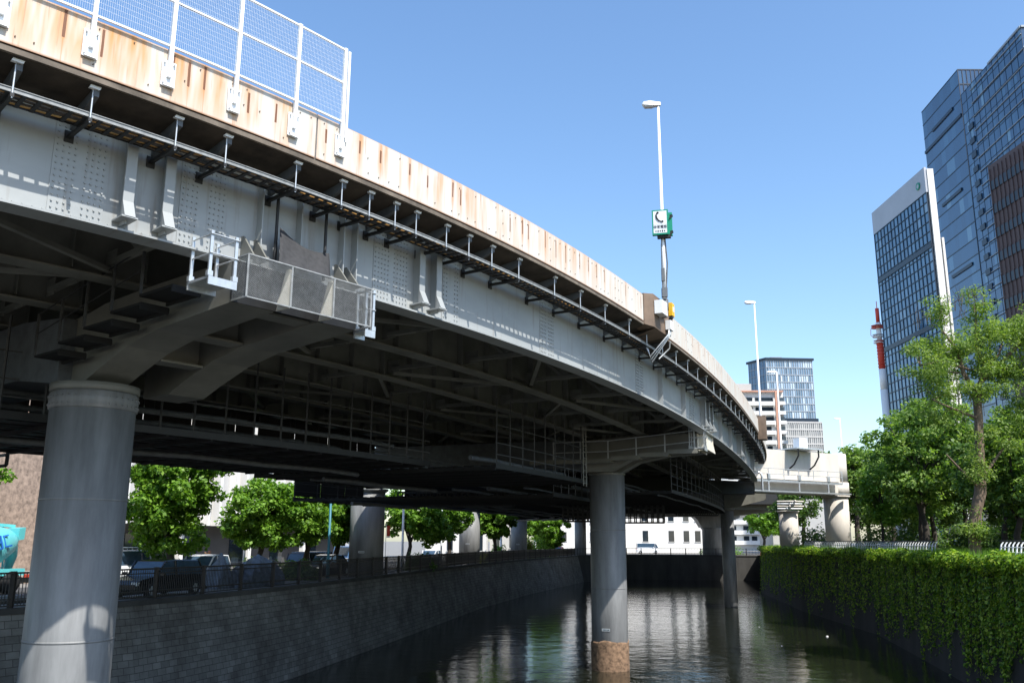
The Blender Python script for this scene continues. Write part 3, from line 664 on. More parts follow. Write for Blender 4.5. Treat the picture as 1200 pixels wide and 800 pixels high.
for i in range(4):
    mb = MB(); z = 3.7 + i * .27; mb.path([(30.2, 102.6, z), (31.6, 102.4 - .1 * i, z), (33.0 + .2 * (i % 2), 102.6, z)], .09, 8); mb.lathe((31.2 + .3 * i, 102.4 - .1 * i, z), [(.16, -.08), (.16, .08)], 10, (1, 0, 0)); mb.build('pipe', M['pale' if i % 2 else 'galv'], ps)

# ------------------------------------------------------------------ hanging maintenance platforms below the girders
def platform(label, s0, s1, o0, o1, z, rails=(True, True), step=1.25, ztopf=HG + .05, lattice=False):
    c = BP((s0 + s1) / 2, (o0 + o1) / 2, z); t = thing('hanging_platform', label, 'platform', c, 'maintenance platforms hung below the girders')
    mb = MB(); o = o0 + .05; kk = 0
    while o < o1 - .2:
        w_ = random.choice((.16, .22, .3)); sweep(mb, s0, s1, 1.4, rect(o, min(o + w_, o1), z - .01 * (kk % 3), z + .04)); o += w_ + random.choice((.08, .14, .3)); kk += 1
    s = s0
    while s <= s1: mb.bar(BP(s, o0, z - .09), BP(s, o1, z - .09), .08, .12); s += 1.7
    mb.build('deck_grating', M['shadeblack'], t)
    for k in range(5):
        o = random.uniform(o0 + .5, o1 - .4); zz = z + random.choice((-.22, -.3, .35, .8)); n_ = max(3, int((s1 - s0) / 2)); mb = MB(); mb.path([BP(s0 + (s1 - s0) * i / n_, o + .05 * math.sin(i), zz + .03 * math.sin(i * 1.7)) for i in range(n_ + 1)], random.choice((.05, .07, .1)), 7); mb.build('pipe', M['bracket'], t)
    for o in (o0, o1): mb = MB(); sweep(mb, s0, s1, 1., rect(o - .03, o + .03, z - .1, z + .1)); mb.build('edge_beam', M['dark'], t)
    s = s0 + .05
    while s < s1 - .2:
        e = min(s + 2.94, s1); top = ztopf + .03; bot = z + (.16 if random.random() < .85 else random.uniform(.2, .4)); mb = MB(); sweep(mb, s, e, .75, rect(o0 - .02, o0 + .01, bot, top)); mb.build('side_sheet', M['shadeblack'], t); s += 3.  # near-black sheets added on the inner side to shut out light from beyond
    for o in (o0, o1):
        s = s0 + .1
        while s < s1: mb = MB(); mb.bar(BP(s, o, z), BP(s, o, ztopf), .05, .05); mb.build('hanger', M['hangdark'], t); s += step * (1 if o == o1 else 2)
    for o in (o0, o1):
        for h in (.45, .9, 1.6):
            if z + h < ztopf: mb = MB(); sweep(mb, s0, s1, 1.2, rect(o - .018, o + .018, z + h - .018, z + h + .018)); mb.build('rail', M['hangdark'], t)
    return t
platform('wide dark platform with many hangers beside the near pier', -24, 10.4, -17.6, -8.2, 3.02)
platform('dark hung platform just short of the mid canal pier', 10.42, 21.4, -17.4, -5.2, 2.86)
platform('low dark platform at the quay column with a ladder end', 22, 30.5, -23, -7.2, 2.32, ztopf=3.9)
platform('long dark platform far down the underside beyond the mid pier', 31.5, 71, -14.5, -3., 2.9, step=2.)
platform('dark platform over the quay columns of the far left bank', 40, 104, -24.5, -14.8, 2.75, step=2.6)
def lattice(label, p, q, z0, z1, n, m):
    t = thing('hanging_scaffold', label, 'scaffold', (Vector(p) + Vector(q)) / 2 + Zv * z0, 'openwork scaffolds hung under the viaduct')
    P, Q = Vector(p), Vector(q); d = (Q - P); side = Vector((d.y, -d.x, 0)).normalized() * .9
    for k in (0, 1):
        for i in range(n + 1): a = P.lerp(Q, i / n) + side * k; mb = MB(); mb.bar(a + Zv * z0, a + Zv * z1, .09, .09); mb.build('upright', M['dark'], t)
        for j in range(m + 1): z = z0 + (z1 - z0) * j / m; mb = MB(); mb.bar(P + side * k + Zv * z, Q + side * k + Zv * z, .08, .09); mb.build('ledger', M['dark'], t)
    mb = MB(); mb.bar(P + side * .5 + Zv * (z0 - .04), Q + side * .5 + Zv * (z0 - .04), .9, .06); mb.build('deck', M['dark'], t)
lattice('openwork scaffold right behind the mid canal pier against the white building', (8.6, 72, 0), (12.0, 71, 0), 1.45, 2.95, 8, 4)
lattice('openwork scaffold left of the mid canal pier near the red car', (4.1, 72, 0), (7.6, 72, 0), 1.55, 2.95, 9, 4)
lattice('openwork scaffold by the quay column in front of the street trees', (-7.0, 58, 0), (.2, 56.5, 0), 2.15, 3.0, 16, 3)
lattice('short openwork scaffold above the far quay near the slim column', (15.3, 84, 0), (19.0, 84, 0), 2.4, 3.2, 9, 2)
lattice('boxy openwork scaffold at the left edge beside the brick building', (-26, 38, 0), (-17.5, 31, 0), 2.5, 3.6, 12, 3)
ld = thing('ladder', 'dark steel ladder hanging at the end of the low platform', 'ladder', BP(20.2, -4.9, 2.6))
mb = MB()
for o in (0, .45): mb.bar(BP(20.2 + o, -5.0, 2.6), BP(20.2 + o, -5.0, 5.5), .05, .05)
mb.build('stiles', M['steel_in'], ld); mb = MB(); z = 2.75
while z < 5.4: mb.bar(BP(20.2, -5., z), BP(20.65, -5., z), .03, .03); z += .3
mb.build('rungs', M['steel_in'], ld)


# ------------------------------------------------------------------ street lamps, emergency telephone
def street_lamp(label, x, y, z0, z1, head=(-.62, 0), r=.075, parts=True):
    t = thing('street_lamp', label, 'street lamp', (x, y, z0), 'tall white street lamps')
    mb = MB(); mb.lathe((x, y, 0), [(r * 1.25, z0), (r * 1.2, z0 + 2.2), (r, z0 + 2.3), (r * .62, z1)], 12); mb.build('pole', M['white'], t)
    h = Vector((head[0], head[1], 0)); L = h.length; h.normalize(); p = Vector((x, y, z1)); side = Vector((h.y, -h.x, 0))
    mb = MB(); rings = []
    for k, (d, w, a, b) in enumerate(((-.1, .07, -.06, .06), (.15, .12, -.09, .09), (L * .55, .17, -.10, .11), (L * .9, .14, -.06, .09), (L, .05, .0, .05))):
        c = p + h * d; rings.append([c + side * w + Zv * a, c + side * w * .6 + Zv * b, c - side * w * .6 + Zv * b, c - side * w + Zv * a])
    mb.loft(rings); mb.build('lamp_head', M['white'], t)
    mb = MB(); mb.box(p + h * L * .6 - Zv * .11, (L * .5, .2, .05), (h, side, Zv)); mb.build('lens', M['lampglass'], t)
    return t
lx, ly = 5.70, 32.03
l1 = street_lamp('white lamp post rising from the parapet behind the telephone sign', lx, ly, 8.75, 16.75, (-.62, .05))
bx = thing('post_base', 'brown steel lamp base with grey boxes breaking the cream parapet', 'post base', BP(11, OFF + .3, HG + DH - .3))
mb = MB(); zb0 = HG + DH - .3
mb.loft([[BP(s, o, z) for o, z in ((OFF - .5, zb0 + a), (OFF + w, zb0 + a + .0), (OFF + w, zb0 + 1.36), (OFF - .5, zb0 + 1.36))] for s, w, a in ((9.75, .08, .2), (10.0, .36, .12), (11.9, .36, .12), (12.25, .08, .2))])
mb.prism([BP(10.2, OFF + .34, zb0 + .11), BP(11.7, OFF + .34, zb0 + .11), BP(11.5, OFF - .6, zb0 - .12), BP(10.4, OFF - .6, zb0 - .12)], Zv * .02); mb.build('housing', M['brownst'], bx)
for s, w, z, h, d, nm, mt_ in ((10.35, .62, .62, .5, .3, 'junction_box', 'white'), (11.55, .42, .3, .36, .2, 'junction_box', 'white'), (11.1, .28, .72, .3, .12, 'control_unit', 'dark')):
    mb = MB(); mb.box(BP(s, OFF + .38 + d / 2, zb0 + z + h / 2), (w, d, h), (BT(s), BN(s), Zv)); mb.build(nm, M[mt_], bx)
mb = MB()
for k in range(3):
    s = 11.4 + .09 * k; mb.path([BP(s, OFF + .5, zb0 + .32), BP(s - .1, OFF + .5, zb0 + .1), BP(s - .35, OFF - .15, zb0 - .75 - .1 * k), BP(s - .4, OFF - .3, tz)], .03, 6)
mb.build('conduit', M['galv'], bx)
mb = MB(); mb.path([BP(12.5, OFF + .2, zb0 + .1), BP(12.6, OFF + .15, zb0 - .15), BP(12.3, OFF - .2, zb0 - .6)], .03, 6); mb.build('conduit', M['galv'], bx)
mb = MB(); mb.lathe((lx, ly, 0), [(.13, 8.4), (.13, 8.8)], 10); mb.box((lx - .02, ly - .1, 9.05), (.2, .2, .36)); mb.box((lx - .05, ly - .08, 9.75), (.12, .1, .5)); mb.path([(lx + .06, ly - .06, 9.2), (lx + .13, ly - .06, 10.2), (lx + .07, ly - .06, 11.2)], .025, 6); mb.path([(lx - .05, ly - .07, 9.2), (lx - .09, ly - .07, 9.9), (lx - .05, ly - .06, 11.2)], .02, 6); mb.build('pole_fitting', M['bracket'], bx)
yb = thing('warning_light', 'yellow box lamp on a dark bracket beside the parapet lamp base', 'box', BP(12.55, OFF + .15, HG + DH + .7))
yc = BP(12.45, OFF + .25, HG + DH + 1.02); mb = MB(); mb.box(yc, (.34, .3, .5), (BT(12), BN(12), Zv)); mb.box(yc + Zv * .26, (.3, .26, .04), (BT(12), BN(12), Zv)); mb.build('housing', M['yellow'], yb)
mb = MB(); mb.box(yc + BN(12) * .155 + Zv * .02, (.14, .01, .2), (BT(12), BN(12), Zv)); mb.build('panel', M['white'], yb)
mb = MB(); mb.bar(yc - Zv * .25, yc - Zv * .34, .3, .24); mb.bar(yc - Zv * .3 + BT(12) * .2, yc - Zv * 1.05 - BT(12) * .12, .06, .1); mb.bar(yc - Zv * .32 - BT(12) * .05, yc - Zv * 1.05 - BT(12) * .25, .05, .08); mb.build('bracket', M['dark'], yb)

# emergency telephone sign: face turned a little to the left of the camera
sg = thing('telephone_sign', 'green box sign with black handset on white, fixed to the lamp post', 'sign', (lx, ly, 11.7))
yaw = R(-14); sx = Vector((math.cos(yaw), math.sin(yaw), 0)); sn = Vector((math.sin(yaw), -math.cos(yaw), 0)); so = Vector((lx - .06, ly, 11.76)) + sn * .2
mb = MB(); mb.box(so, (.60, .16, .98), (sx, sn, Zv)); mb.box(so + sx * .27 - sn * .13 + Zv * -.05, (.34, .12, .92), (sx, sn, Zv)); mb.build('sign_case', M['sgreen'], sg)
mb = MB(); mb.box(so + sn * .082 + Zv * .17, (.50, .006, .54), (sx, sn, Zv)); mb.box(so + sn * .082 - Zv * .19, (.50, .006, .16), (sx, sn, Zv)); mb.box(so + sn * .082 - Zv * .355, (.50, .006, .15), (sx, sn, Zv)); mb.build('white_panel', M['white'], sg)
mb = MB(); arc = [(-.10, .21), (-.14, .12), (-.12, .0), (-.04, -.11), (.07, -.16)]
mb.path([so + sn * .088 + sx * a + Zv * (b + .165) for a, b in arc], [.022, .03, .034, .03, .022], 8)
for a, b, c, d in ((-.105, .21, -.045, .225), (.07, -.165, .115, -.125)): mb.tube(so + sn * .088 + sx * a + Zv * (b + .165), so + sn * .088 + sx * c + Zv * (d + .165), .036, 8)
mb.build('handset_symbol', M['black'], sg)
def text_mesh(name, body, size, org, ux, uy, mat, parent, ext=.004):
    cu = bpy.data.curves.new('lettering', 'FONT'); cu.body = body; cu.size = size; cu.align_x = 'CENTER'; cu.align_y = 'CENTER'; cu.extrude = ext; cu.resolution_u = 2
    o = bpy.data.objects.new('lettering', cu); COL.objects.link(o); dg = bpy.context.evaluated_depsgraph_get(); me = bpy.data.meshes.new_from_object(o.evaluated_get(dg)); bpy.data.objects.remove(o)
    mb = MB(); ux, uy = Vector(ux), Vector(uy); un = ux.cross(uy); k = [v.co.copy() for v in me.vertices]
    mb.v = [tuple(Vector(org) + ux * c.x + uy * c.y + un * c.z) for c in k]; mb.f = [tuple(p.vertices) for p in me.polygons]
    bpy.data.meshes.remove(me); return mb.build(name, mat, parent)
try: text_mesh('lettering', '非常電話', .125, so + sn * .09 - Zv * .195, sx, Zv, M['mull'], sg)
except Exception as ex: print('text', ex)
mb = MB()
for i in range(5): mb.box(so + sn * .09 - Zv * .355 + sx * (-.16 + i * .08), (.04, .006, .05 + .02 * (i % 2)), (sx, sn, Zv))
mb.build('small_marks', M['mull'], sg)
mb = MB()
for z in (.28, -.36): mb.bar(so + Zv * z + sx * .46 - sn * .1, so + Zv * z - sx * .05 - sn * .2, .1, .08); mb.tube(so + Zv * z + sx * .43 - sn * .06, so + Zv * (z - .12) + sx * .36 - sn * .06, .04, 6)
mb.box(so - Zv * .54 + sx * .12 - sn * .1, (.5, .18, .1), (sx, sn, Zv)); mb.build('bracket', M['dark'], sg)

p = BP(46, OFF + .25)
street_lamp('white lamp post standing on the far bend of the viaduct parapet', p.x, p.y, 7.5, 17.7, (-.75, 0), .085)
lb = MB(); lb.box(BP(46, OFF + .3, HG + DH + .35), (1.2, .6, 1.7), (BT(46), BN(46), Zv)); tag(lb.build('post_base', M['brownst'], None, BP(46, OFF + .3, HG + DH)), 'brown steel lamp base at the far bend of the viaduct', 'post base')
street_lamp('pale lamp post in front of the hazy glass tower', 41.8, 138, -2.4, 26.2, (-1.6, 0), .16)
street_lamp('pale lamp post showing its head just above the tree tops', 53.8, 145, -.8, 19.8, (-1.0, 0), .1)

# ------------------------------------------------------------------ banks, water, quays
LW = [(-46, -60), (-30, 0), (-24, 14), (-19.6, 24.5), (-16.84, 30.6), (-14.4, 34.8), (-12.8, 40), (-11.3, 46.4), (-8.9, 60.5), (-3.8, 92), (1.5, 116), (11, 151), (20, 163), (44, 159)]
RW = [(44, 159), (41.5, 151), (33.5, 122), (28.7, 90), (26.9, 67), (24, 53.6), (22.3, 46), (20, 36), (18, 26), (15, 10), (12, -10), (6, -60)]
def flat(name, pts, z, mat):
    mb = MB(); mb.v = [(x, y, z) for x, y in pts]; mb.face(range(len(pts)))
    o = mb.build(name, mat); bm = bmesh.new(); bm.from_mesh(o.data); bmesh.ops.triangulate(bm, faces=bm.faces[:]); bm.normal_update()
    for f in bm.faces:
        if f.normal.z < 0: f.normal_flip()
    bm.to_mesh(o.data); bm.free(); return struct(o)
flat('ground', LW + [(160, 162), (1500, 162), (1500, 3000), (-1500, 3000), (-1500, -60)], GROUND, M['paving'])
flat('park_ground', [(44.1, 158.9)] + RW[1:] + [(1500, -60), (1500, 161.9), (160, 161.9)], PARK, M['soil'])
mb = MB(); mb.quad((-60, -60, WATER), (60, -60, WATER), (60, 175, WATER), (-60, 175, WATER)); struct(mb.build('water', M['water']))
mb = MB(); mb.quad((-80, -60, -9), (80, -60, -9), (80, 180, -9), (-80, 180, -9)); struct(mb.build('canal_bed', M['conc']))
def offset_line(L, d):
    out = []
    for i, (x, y) in enumerate(L):
        a, b = L[max(0, i - 1)], L[min(len(L) - 1, i + 1)]; t = Vector((b[0] - a[0], b[1] - a[1])).normalized(); out.append((x + t.y * d, y - t.x * d))
    return out
road = offset_line(LW[:12], -4.6); road2 = offset_line(LW[:12], -13.5)
flat('road', road + road2[::-1], GROUND + .004, M['asphalt'])
rl = offset_line(LW[:12], -8.9); mb = MB()
for i in range(len(rl) - 1):
    a, b = Vector((*rl[i], GROUND + .009)), Vector((*rl[i + 1], GROUND + .009)); L = (b - a).length; k = 0; t = (b - a) / L; w = Vector((t.y, -t.x, 0)) * .07
    while k < L - 3: mb.quad(a + t * k - w, a + t * k + w, a + t * (k + 3) + w, a + t * (k + 3) - w); k += 6
struct(mb.build('road_marking', M['white']))
kl = offset_line(LW[:12], -4.4)
mb = MB()
for a, b in zip(kl, kl[1:]): mb.bar((*a, GROUND + .06), (*b, GROUND + .06), .2, .13)
struct(mb.build('kerb', M['conc']))
flat('red_pavement', offset_line(LW[2:6], -14.2) + offset_line(LW[2:6], -17.5)[::-1], GROUND + .008, M['redpave'])
def quay(name, L, ztop, batter, mat, label, lip=.0):
    B_ = offset_line(L, batter); mb = MB(); u = 0
    zs = [(0, ztop), (.72, ztop + (WATER + .9 - ztop)), (1.25, WATER - 2.6)]
    for i in range(len(L) - 1):
        a, b = L[i], L[i + 1]; a2, b2 = B_[i], B_[i + 1]; du = math.dist(a, b)
        pa_ = [Vector((a[0] + (a2[0] - a[0]) * k, a[1] + (a2[1] - a[1]) * k, z)) for k, z in zs]; pb_ = [Vector((b[0] + (b2[0] - b[0]) * k, b[1] + (b2[1] - b[1]) * k, z)) for k, z in zs]
        for j in range(2): mb.quad(pa_[j], pa_[j + 1], pb_[j + 1], pb_[j], [(u, -zs[j][1]), (u, -zs[j + 1][1]), (u + du, -zs[j + 1][1]), (u + du, -zs[j][1])])
        u += du
    at = (L[len(L) // 2][0], L[len(L) // 2][1], WATER); w = mb.build(name, M[mat], None, at); tag(w, label, 'quay wall')
    mb = MB()
    for a, b in zip(L, L[1:]):
        t = Vector((b[0] - a[0], b[1] - a[1], 0)).normalized(); n = Vector((t.y, -t.x, 0)); mb.bar(Vector((*a, ztop + .04 + lip)) - n * .12, Vector((*b, ztop + .04 + lip)) - n * .12 + t * .05, .46, .2)
    mb.build('coping', M['conc'], w); return w
quay('quay_wall', LW[:12], GROUND + .02, 1.1, 'wallstone', 'battered stone block quay wall below the left railing')
quay('quay_wall', LW[11:], GROUND + .02, .3, 'conc', 'dark concrete quay wall closing the far end of the canal')
quay('quay_wall', RW, PARK - .06, .5, 'conc', 'dark concrete quay wall of the right bank behind the ivy')

# railings
def walk(L, step, start=0.):
    out = []; acc = start
    for a, b in zip(L, L[1:]):
        d = math.dist(a, b); t = ((b[0] - a[0]) / d, (b[1] - a[1]) / d)
        while acc < d: out.append(Vector((a[0] + t[0] * acc, a[1] + t[1] * acc, 0))); acc += step
        acc -= d
    return out
def quay_railing(L, label, step, h=1.2, z=GROUND + .12, bars=.115, kick=True):
    pts = walk(L, step, .2); c = pts[len(pts) // 2]; t = thing('quay_railing', label, 'railing', (c.x, c.y, z))
    for p in pts: mb = MB(); mb.box(p + Zv * (z + h / 2), (.16, .12, h + .06)); mb.build('post', M['rail'], t)
    for a, b in zip(pts, pts[1:]):
        mb = MB(); d = (b - a).normalized(); L_ = (b - a).length; n = Vector((d.y, -d.x, 0))
        mb.bar(a + Zv * (z + h - .03), b + Zv * (z + h - .03), .1, .06); mb.bar(a + Zv * (z + .32), b + Zv * (z + .32), .05, .05)
        mb.bar(a + Zv * (z + .1), b + Zv * (z + .1), .05, .05)
        if kick: mb.bar(a + Zv * (z + h * .83), b + Zv * (z + h * .83), .04, .04)
        q = max(2, int(L_ / bars))
        for i in range(1, q): p = a + d * (L_ * i / q); mb.bar(p + Zv * (z + .1), p + Zv * (z + h - .05), .022, .022, n)
        mb.build('panel', M['rail'], t)
quay_railing(offset_line(LW[1:12], -.2), 'long dark brown bar railing along the top of the left quay wall', 3.05)
quay_railing(offset_line(LW[11:], -.25), 'dark post railing on the far quay in front of the white building', 2.6, 1.15, bars=.45, kick=False)
def park_fence(L, label):
    pts = walk(L, .62, .1); c = pts[len(pts) // 2]; t = thing('park_fence', label, 'fence', (c.x, c.y, PARK), 'white post fences of the park')
    for p in pts:
        mb = MB(); i = pts.index(p); d = (pts[min(i + 1, len(pts) - 1)] - pts[max(i - 1, 0)]).normalized(); n = Vector((d.y, -d.x, 0))
        if n.x > 0: n = -n
        z = PARK; mb.path([p + n * .12 + Zv * z, p + n * .02 + Zv * (z + .45), p - n * .02 + Zv * (z + .68), p - n * .16 + Zv * (z + .86)], [.05, .045, .04, .03], 6); mb.build('post', M['white'], t)
    for h, m_, r in ((.86, 'dark', .04), (.58, 'white', .025), (.34, 'white', .025)):
        mb = MB(); mb.path([p + Zv * (PARK + h) for p in pts], r, 6); mb.build('rail', M[m_], t)
park_fence([(31.2, 97), (30.2, 85), (29.0, 72), (27.0, 58)], 'long white park fence under the trees on the right bank')
park_fence([(24.4, 45.5), (22.7, 38), (20.5, 30)], 'short white park fence at the right edge beyond the grass')

# ------------------------------------------------------------------ vegetation
def leaf_obj(name, P, Nn, size, mat, parent=None, at=None, aspect=.55):
    n = len(P); Nn = Nn / (np.linalg.norm(Nn, axis=1, keepdims=True) + 1e-9)
    r = RNG.normal(size=(n, 3)); A = np.cross(Nn, r); A /= np.linalg.norm(A, axis=1, keepdims=True) + 1e-9; B_ = np.cross(Nn, A)
    s = (size * RNG.uniform(.65, 1.3, n))[:, None]; a = A * s; b = B_ * s * aspect; dn = Nn * s * .22
    V = np.stack([P - a - dn, P + b, P + a - dn, P - b], 1).reshape(-1, 3)
    org = ORG[parent.name] if parent is not None else Vector(at); V = V - np.array(org)
    me = bpy.data.meshes.new(name); me.vertices.add(4 * n); me.vertices.foreach_set('co', V.astype(np.float32).ravel())
    me.loops.add(4 * n); me.loops.foreach_set('vertex_index', np.arange(4 * n, dtype=np.int32)); me.polygons.add(n)
    me.polygons.foreach_set('loop_start', np.arange(0, 4 * n, 4, dtype=np.int32)); me.polygons.foreach_set('loop_total', np.full(n, 4, np.int32))
    me.update(calc_edges=True); me.materials.append(mat); o = bpy.data.objects.new(name, me); COL.objects.link(o)
    if parent is not None: o.parent = parent
    else: o.location = org
    ORG[o.name] = Vector(org); return o
def clusters(C, rad, per, up=.5, flat_=.7):
    """leaves gathered round cluster centres C (k,3)"""
    k = len(C); P = np.repeat(C, per, 0); d = RNG.normal(size=P.shape); d /= np.linalg.norm(d, axis=1, keepdims=True)
    r = rad * RNG.uniform(.15, 1, len(P))[:, None] ** .6; off = d * r * np.array([1, 1, flat_]); P = P + off
    Nn = d * .6 + RNG.normal(size=P.shape) * .5 + np.array([0, 0, up]); return P, Nn
def tree(label, x, y, zg, crown, n_cl, per, cl_r, leaf, mat='leaf', bark='barkd', tr=.2, group=None, seed=1, lean=(0, 0), shell=.55, cat='tree', name='tree', limbs=9, aspect=.55):
    """crown: list of lobes (dx, dy, z, rx, ry, rz)"""
    rg = np.random.default_rng(seed); t = thing(name, label, cat, (x, y, zg), group); Cs = []
    tot = sum(a[3] * a[4] * a[5] for a in crown)
    for dx, dy, z, rx, ry, rz in crown:
        k = max(3, int(n_cl * rx * ry * rz / tot)); d = rg.normal(size=(k, 3)); d /= np.linalg.norm(d, axis=1, keepdims=True); r = (shell + (1 - shell) * rg.uniform(0, 1, k))[:, None] * (1 + .12 * rg.normal(size=(k, 1)))
        Cs.append(np.array([x + dx, y + dy, z]) + d * r * np.array([rx, ry, rz]))
    C = np.concatenate(Cs); P, Nn = clusters(C, cl_r, per); leaf_obj('crown', P, Nn, leaf, M[mat], t, aspect=aspect)
    mb = MB(); zt_ = max(a[2] for a in crown); zl = min(a[2] - a[5] for a in crown); top = Vector((x + lean[0], y + lean[1], zt_)); base = Vector((x, y, zg)); pts = []
    for i in range(6): f = i / 5; p = base.lerp(top, f) + Vector((rg.normal() * .12, rg.normal() * .12, 0)) * (1 if 0 < i else 0); pts.append(p)
    mb.path(pts, [tr * (1.25 - .95 * i / 5) if i else tr * 1.4 for i in range(6)], 8)
    for i in rg.choice(len(C), min(limbs, len(C)), replace=False):
        c = Vector(C[i]); f = rg.uniform(.35, .85); p = base.lerp(top, f); mid = p.lerp(c, .5) + Vector((0, 0, .15 * (c - p).length)); mb.path([p, mid, c], [tr * .5, tr * .3, tr * .1], 5)
    mb.build('trunk', M[bark], t); return t
def bush(label, x, y, zg, r, h, n, leaf, mat, seed=1, group=None, name='bush'):
    t = thing(name, label, 'bush', (x, y, zg), group); d = RNG.normal(size=(n, 3)); d /= np.linalg.norm(d, axis=1, keepdims=True); d[:, 2] = abs(d[:, 2])
    rr = RNG.uniform(.6, 1.05, n)[:, None] * (1 + .2 * np.sin(d[:, :1] * 7 + seed) * np.cos(d[:, 1:2] * 5)); P = np.array([x, y, zg]) + d * rr * np.array([r, r, h]); leaf_obj('foliage', P, d + RNG.normal(size=P.shape) * .5 + np.array([0, 0, .4]), leaf, M[mat], t)
    mb = MB()
    for i in range(4): a = i * 1.6; mb.path([(x, y, zg), (x + .3 * r * math.cos(a), y + .3 * r * math.sin(a), zg + h * .6)], [.05, .02], 5)
    mb.build('stems', M['barkd'], t); return t

# big ferny tree at the right with forked trunk
bt = thing('tree', 'tall ferny tree with a bare forked trunk and dead twigs, rising over the others', 'tree', (24.4, 48, PARK))
mb = MB(); J = Vector
trunk = [J((24.4, 48, PARK - .1)), J((24.5, 48.1, 1.0)), J((25.0, 48.0, 2.6)), J((25.25, 48.1, 4.6)), J((25.35, 48, 6.6)), J((25.4, 48, 7.9))]
mb.path(trunk, [.34, .27, .30, .24, .22, .22], 10)
limbs = [([(25.4, 48, 7.9), (24.6, 47.6, 9.0), (24.3, 47.4, 10.2), (23.4, 47, 11.2)], .15), ([(25.4, 48, 7.9), (25.9, 47.8, 9.3), (25.6, 47.9, 10.8), (25.9, 48, 12.8)], .15), ([(25.5, 48, 8.4), (27.0, 47.5, 9.9), (28.3, 47.2, 11.2), (29.0, 47, 12.2)], .13),
         ([(25.3, 48, 6.6), (23.6, 47.2, 7.0), (22.4, 46.8, 7.4)], .09), ([(24.9, 47.6, 9.2), (23.2, 47, 9.6), (22.0, 47, 9.3)], .08), ([(25.2, 48, 3.4), (26.2, 48, 4.6), (27.0, 48, 5.6)], .1), ([(25.9, 47.8, 9.3), (27.0, 48.2, 10.2), (27.6, 48.4, 11.6)], .09), ([(25.0, 48, 2.8), (24.0, 47.8, 3.8), (23.2, 47.6, 4.6)], .09), ([(26.5, 47.6, 9.2), (28.4, 47.4, 9.4), (29.8, 47.2, 9.8)], .08)]
tips = []
for pts, r in limbs:
    mb.path([J(p) for p in pts], [r * (1 - .65 * i / (len(pts) - 1)) for i in range(len(pts))], 7); tips.append(pts)
tmb = mb
C = []
for cx, cy, cz, rx, rz, k in ((24.0, 47.3, 10.3, 1.9, 1.3, 40), (26.2, 47.8, 11.0, 1.9, 1.5, 46), (28.4, 47.3, 10.8, 1.7, 1.5, 40), (22.6, 47, 9.0, 1.4, 1.0, 22), (26.9, 47.6, 9.0, 2.0, 1.0, 40), (25.7, 47.9, 12.8, .8, .9, 14), (23.4, 47.2, 12.2, .7, .8, 10), (21.9, 46.9, 10.2, .6, .6, 6), (28.8, 47.2, 8.8, 1.2, .9, 18), (25.0, 47.2, 8.0, 1.7, .8, 20), (27.8, 47.9, 7.2, 1.4, 1.0, 18), (24.7, 47.3, 4.0, .6, 1.8, 12), (24.5, 47.6, .6, .7, 1.2, 14), (26.6, 47.6, 5.4, 1.2, .9, 14), (23.2, 47.4, 6.6, 1.0, .7, 10), (25.4, 48.6, 10.0, 3.4, 2.2, 46), (28.6, 48.2, 12.0, 1.4, 1.0, 18), (22.4, 47.4, 8.0, 1.3, .8, 14)):
    d = RNG.normal(size=(k, 3)); d /= np.linalg.norm(d, axis=1, keepdims=True); C.append(np.array([cx, cy, cz]) + d * RNG.uniform(.2, 1.1, (k, 1)) * np.array([rx, rx, rz]))
C = np.concatenate(C); P, Nn = clusters(C, .62, 85, .6, .62); leaf_obj('crown', P, Nn, .085, M['leafy'], bt, aspect=.42)
mb = tmb
for i in range(60):
    c = Vector(C[RNG.integers(len(C))]); base = min((Vector(p) for pts in tips for p in pts), key=lambda q: (q - c).length); mb.path([base, base.lerp(c, .6) + Vector((0, 0, .1)), c], [.035, .02, .008], 4, False)
for cx, cz, k in ((23.0, 12.0, 16), (25.0, 12.8, 22), (28.6, 12.4, 20), (22.6, 8.2, 14), (24.4, 7.0, 14), (29.0, 9.4, 12)):     # dead bare twigs
    for i in range(k):
        p = Vector((cx + random.uniform(-.9, .9), 47.2 + random.uniform(-.5, .5), cz + random.uniform(-.8, .3))); q = p + Vector((random.uniform(-.35, .35), random.uniform(-.2, .2), random.uniform(.5, 1.1))); mb.path([p, p.lerp(q, .5) + Vector((random.uniform(-.1, .1), 0, 0)), q], [.02, .014, .006], 3, False)
mb.build('trunk', M['bark'], bt)
# bright bush of fresh leaves round the trunk and the trees of the park
G_ = 'green trees of the park on the right bank'
tree('round-headed green tree left of the forked tree, its crown facing the portal pier', 31.0, 68, PARK, [(-.2, 0, 6.6, 3.3, 3.2, 3.2), (1.6, -1, 8.6, 2.6, 2.4, 2.2), (-1.2, -.5, 4.2, 2.4, 2.4, 1.6)], 190, 62, .75, .17, 'leaf', tr=.22, group=G_, seed=3)
tree('broad leafy tree with a peak under the red and white mast', 32.6, 72, PARK, [(.4, 0, 8.4, 2.8, 2.8, 2.8), (3, 1, 7.2, 2.6, 2.6, 2.4), (1, 0, 4.6, 3, 3, 1.8)], 170, 62, .8, .18, 'leaf', tr=.26, group=G_, seed=4)
tree('tree at the left end of the park hiding the foot of the hazy tower', 36.6, 96, PARK, [(-.6, 0, 7.0, 3.2, 3, 3.0), (1.8, 0, 8.6, 2.6, 2.6, 2.2), (-2.4, 1, 8.2, 1.5, 1.5, 1.3)], 150, 55, .85, .2, 'leaf', tr=.25, group=G_, seed=5)
tree('young yellow-green tree right beside the portal column', 31.0, 76, PARK, [(-.1, 0, 4.4, 1.4, 1.4, 1.9), (.4, 0, 2.2, 1.2, 1.2, 1.0)], 60, 60, .55, .16, 'leafst', tr=.11, group=G_, seed=6)
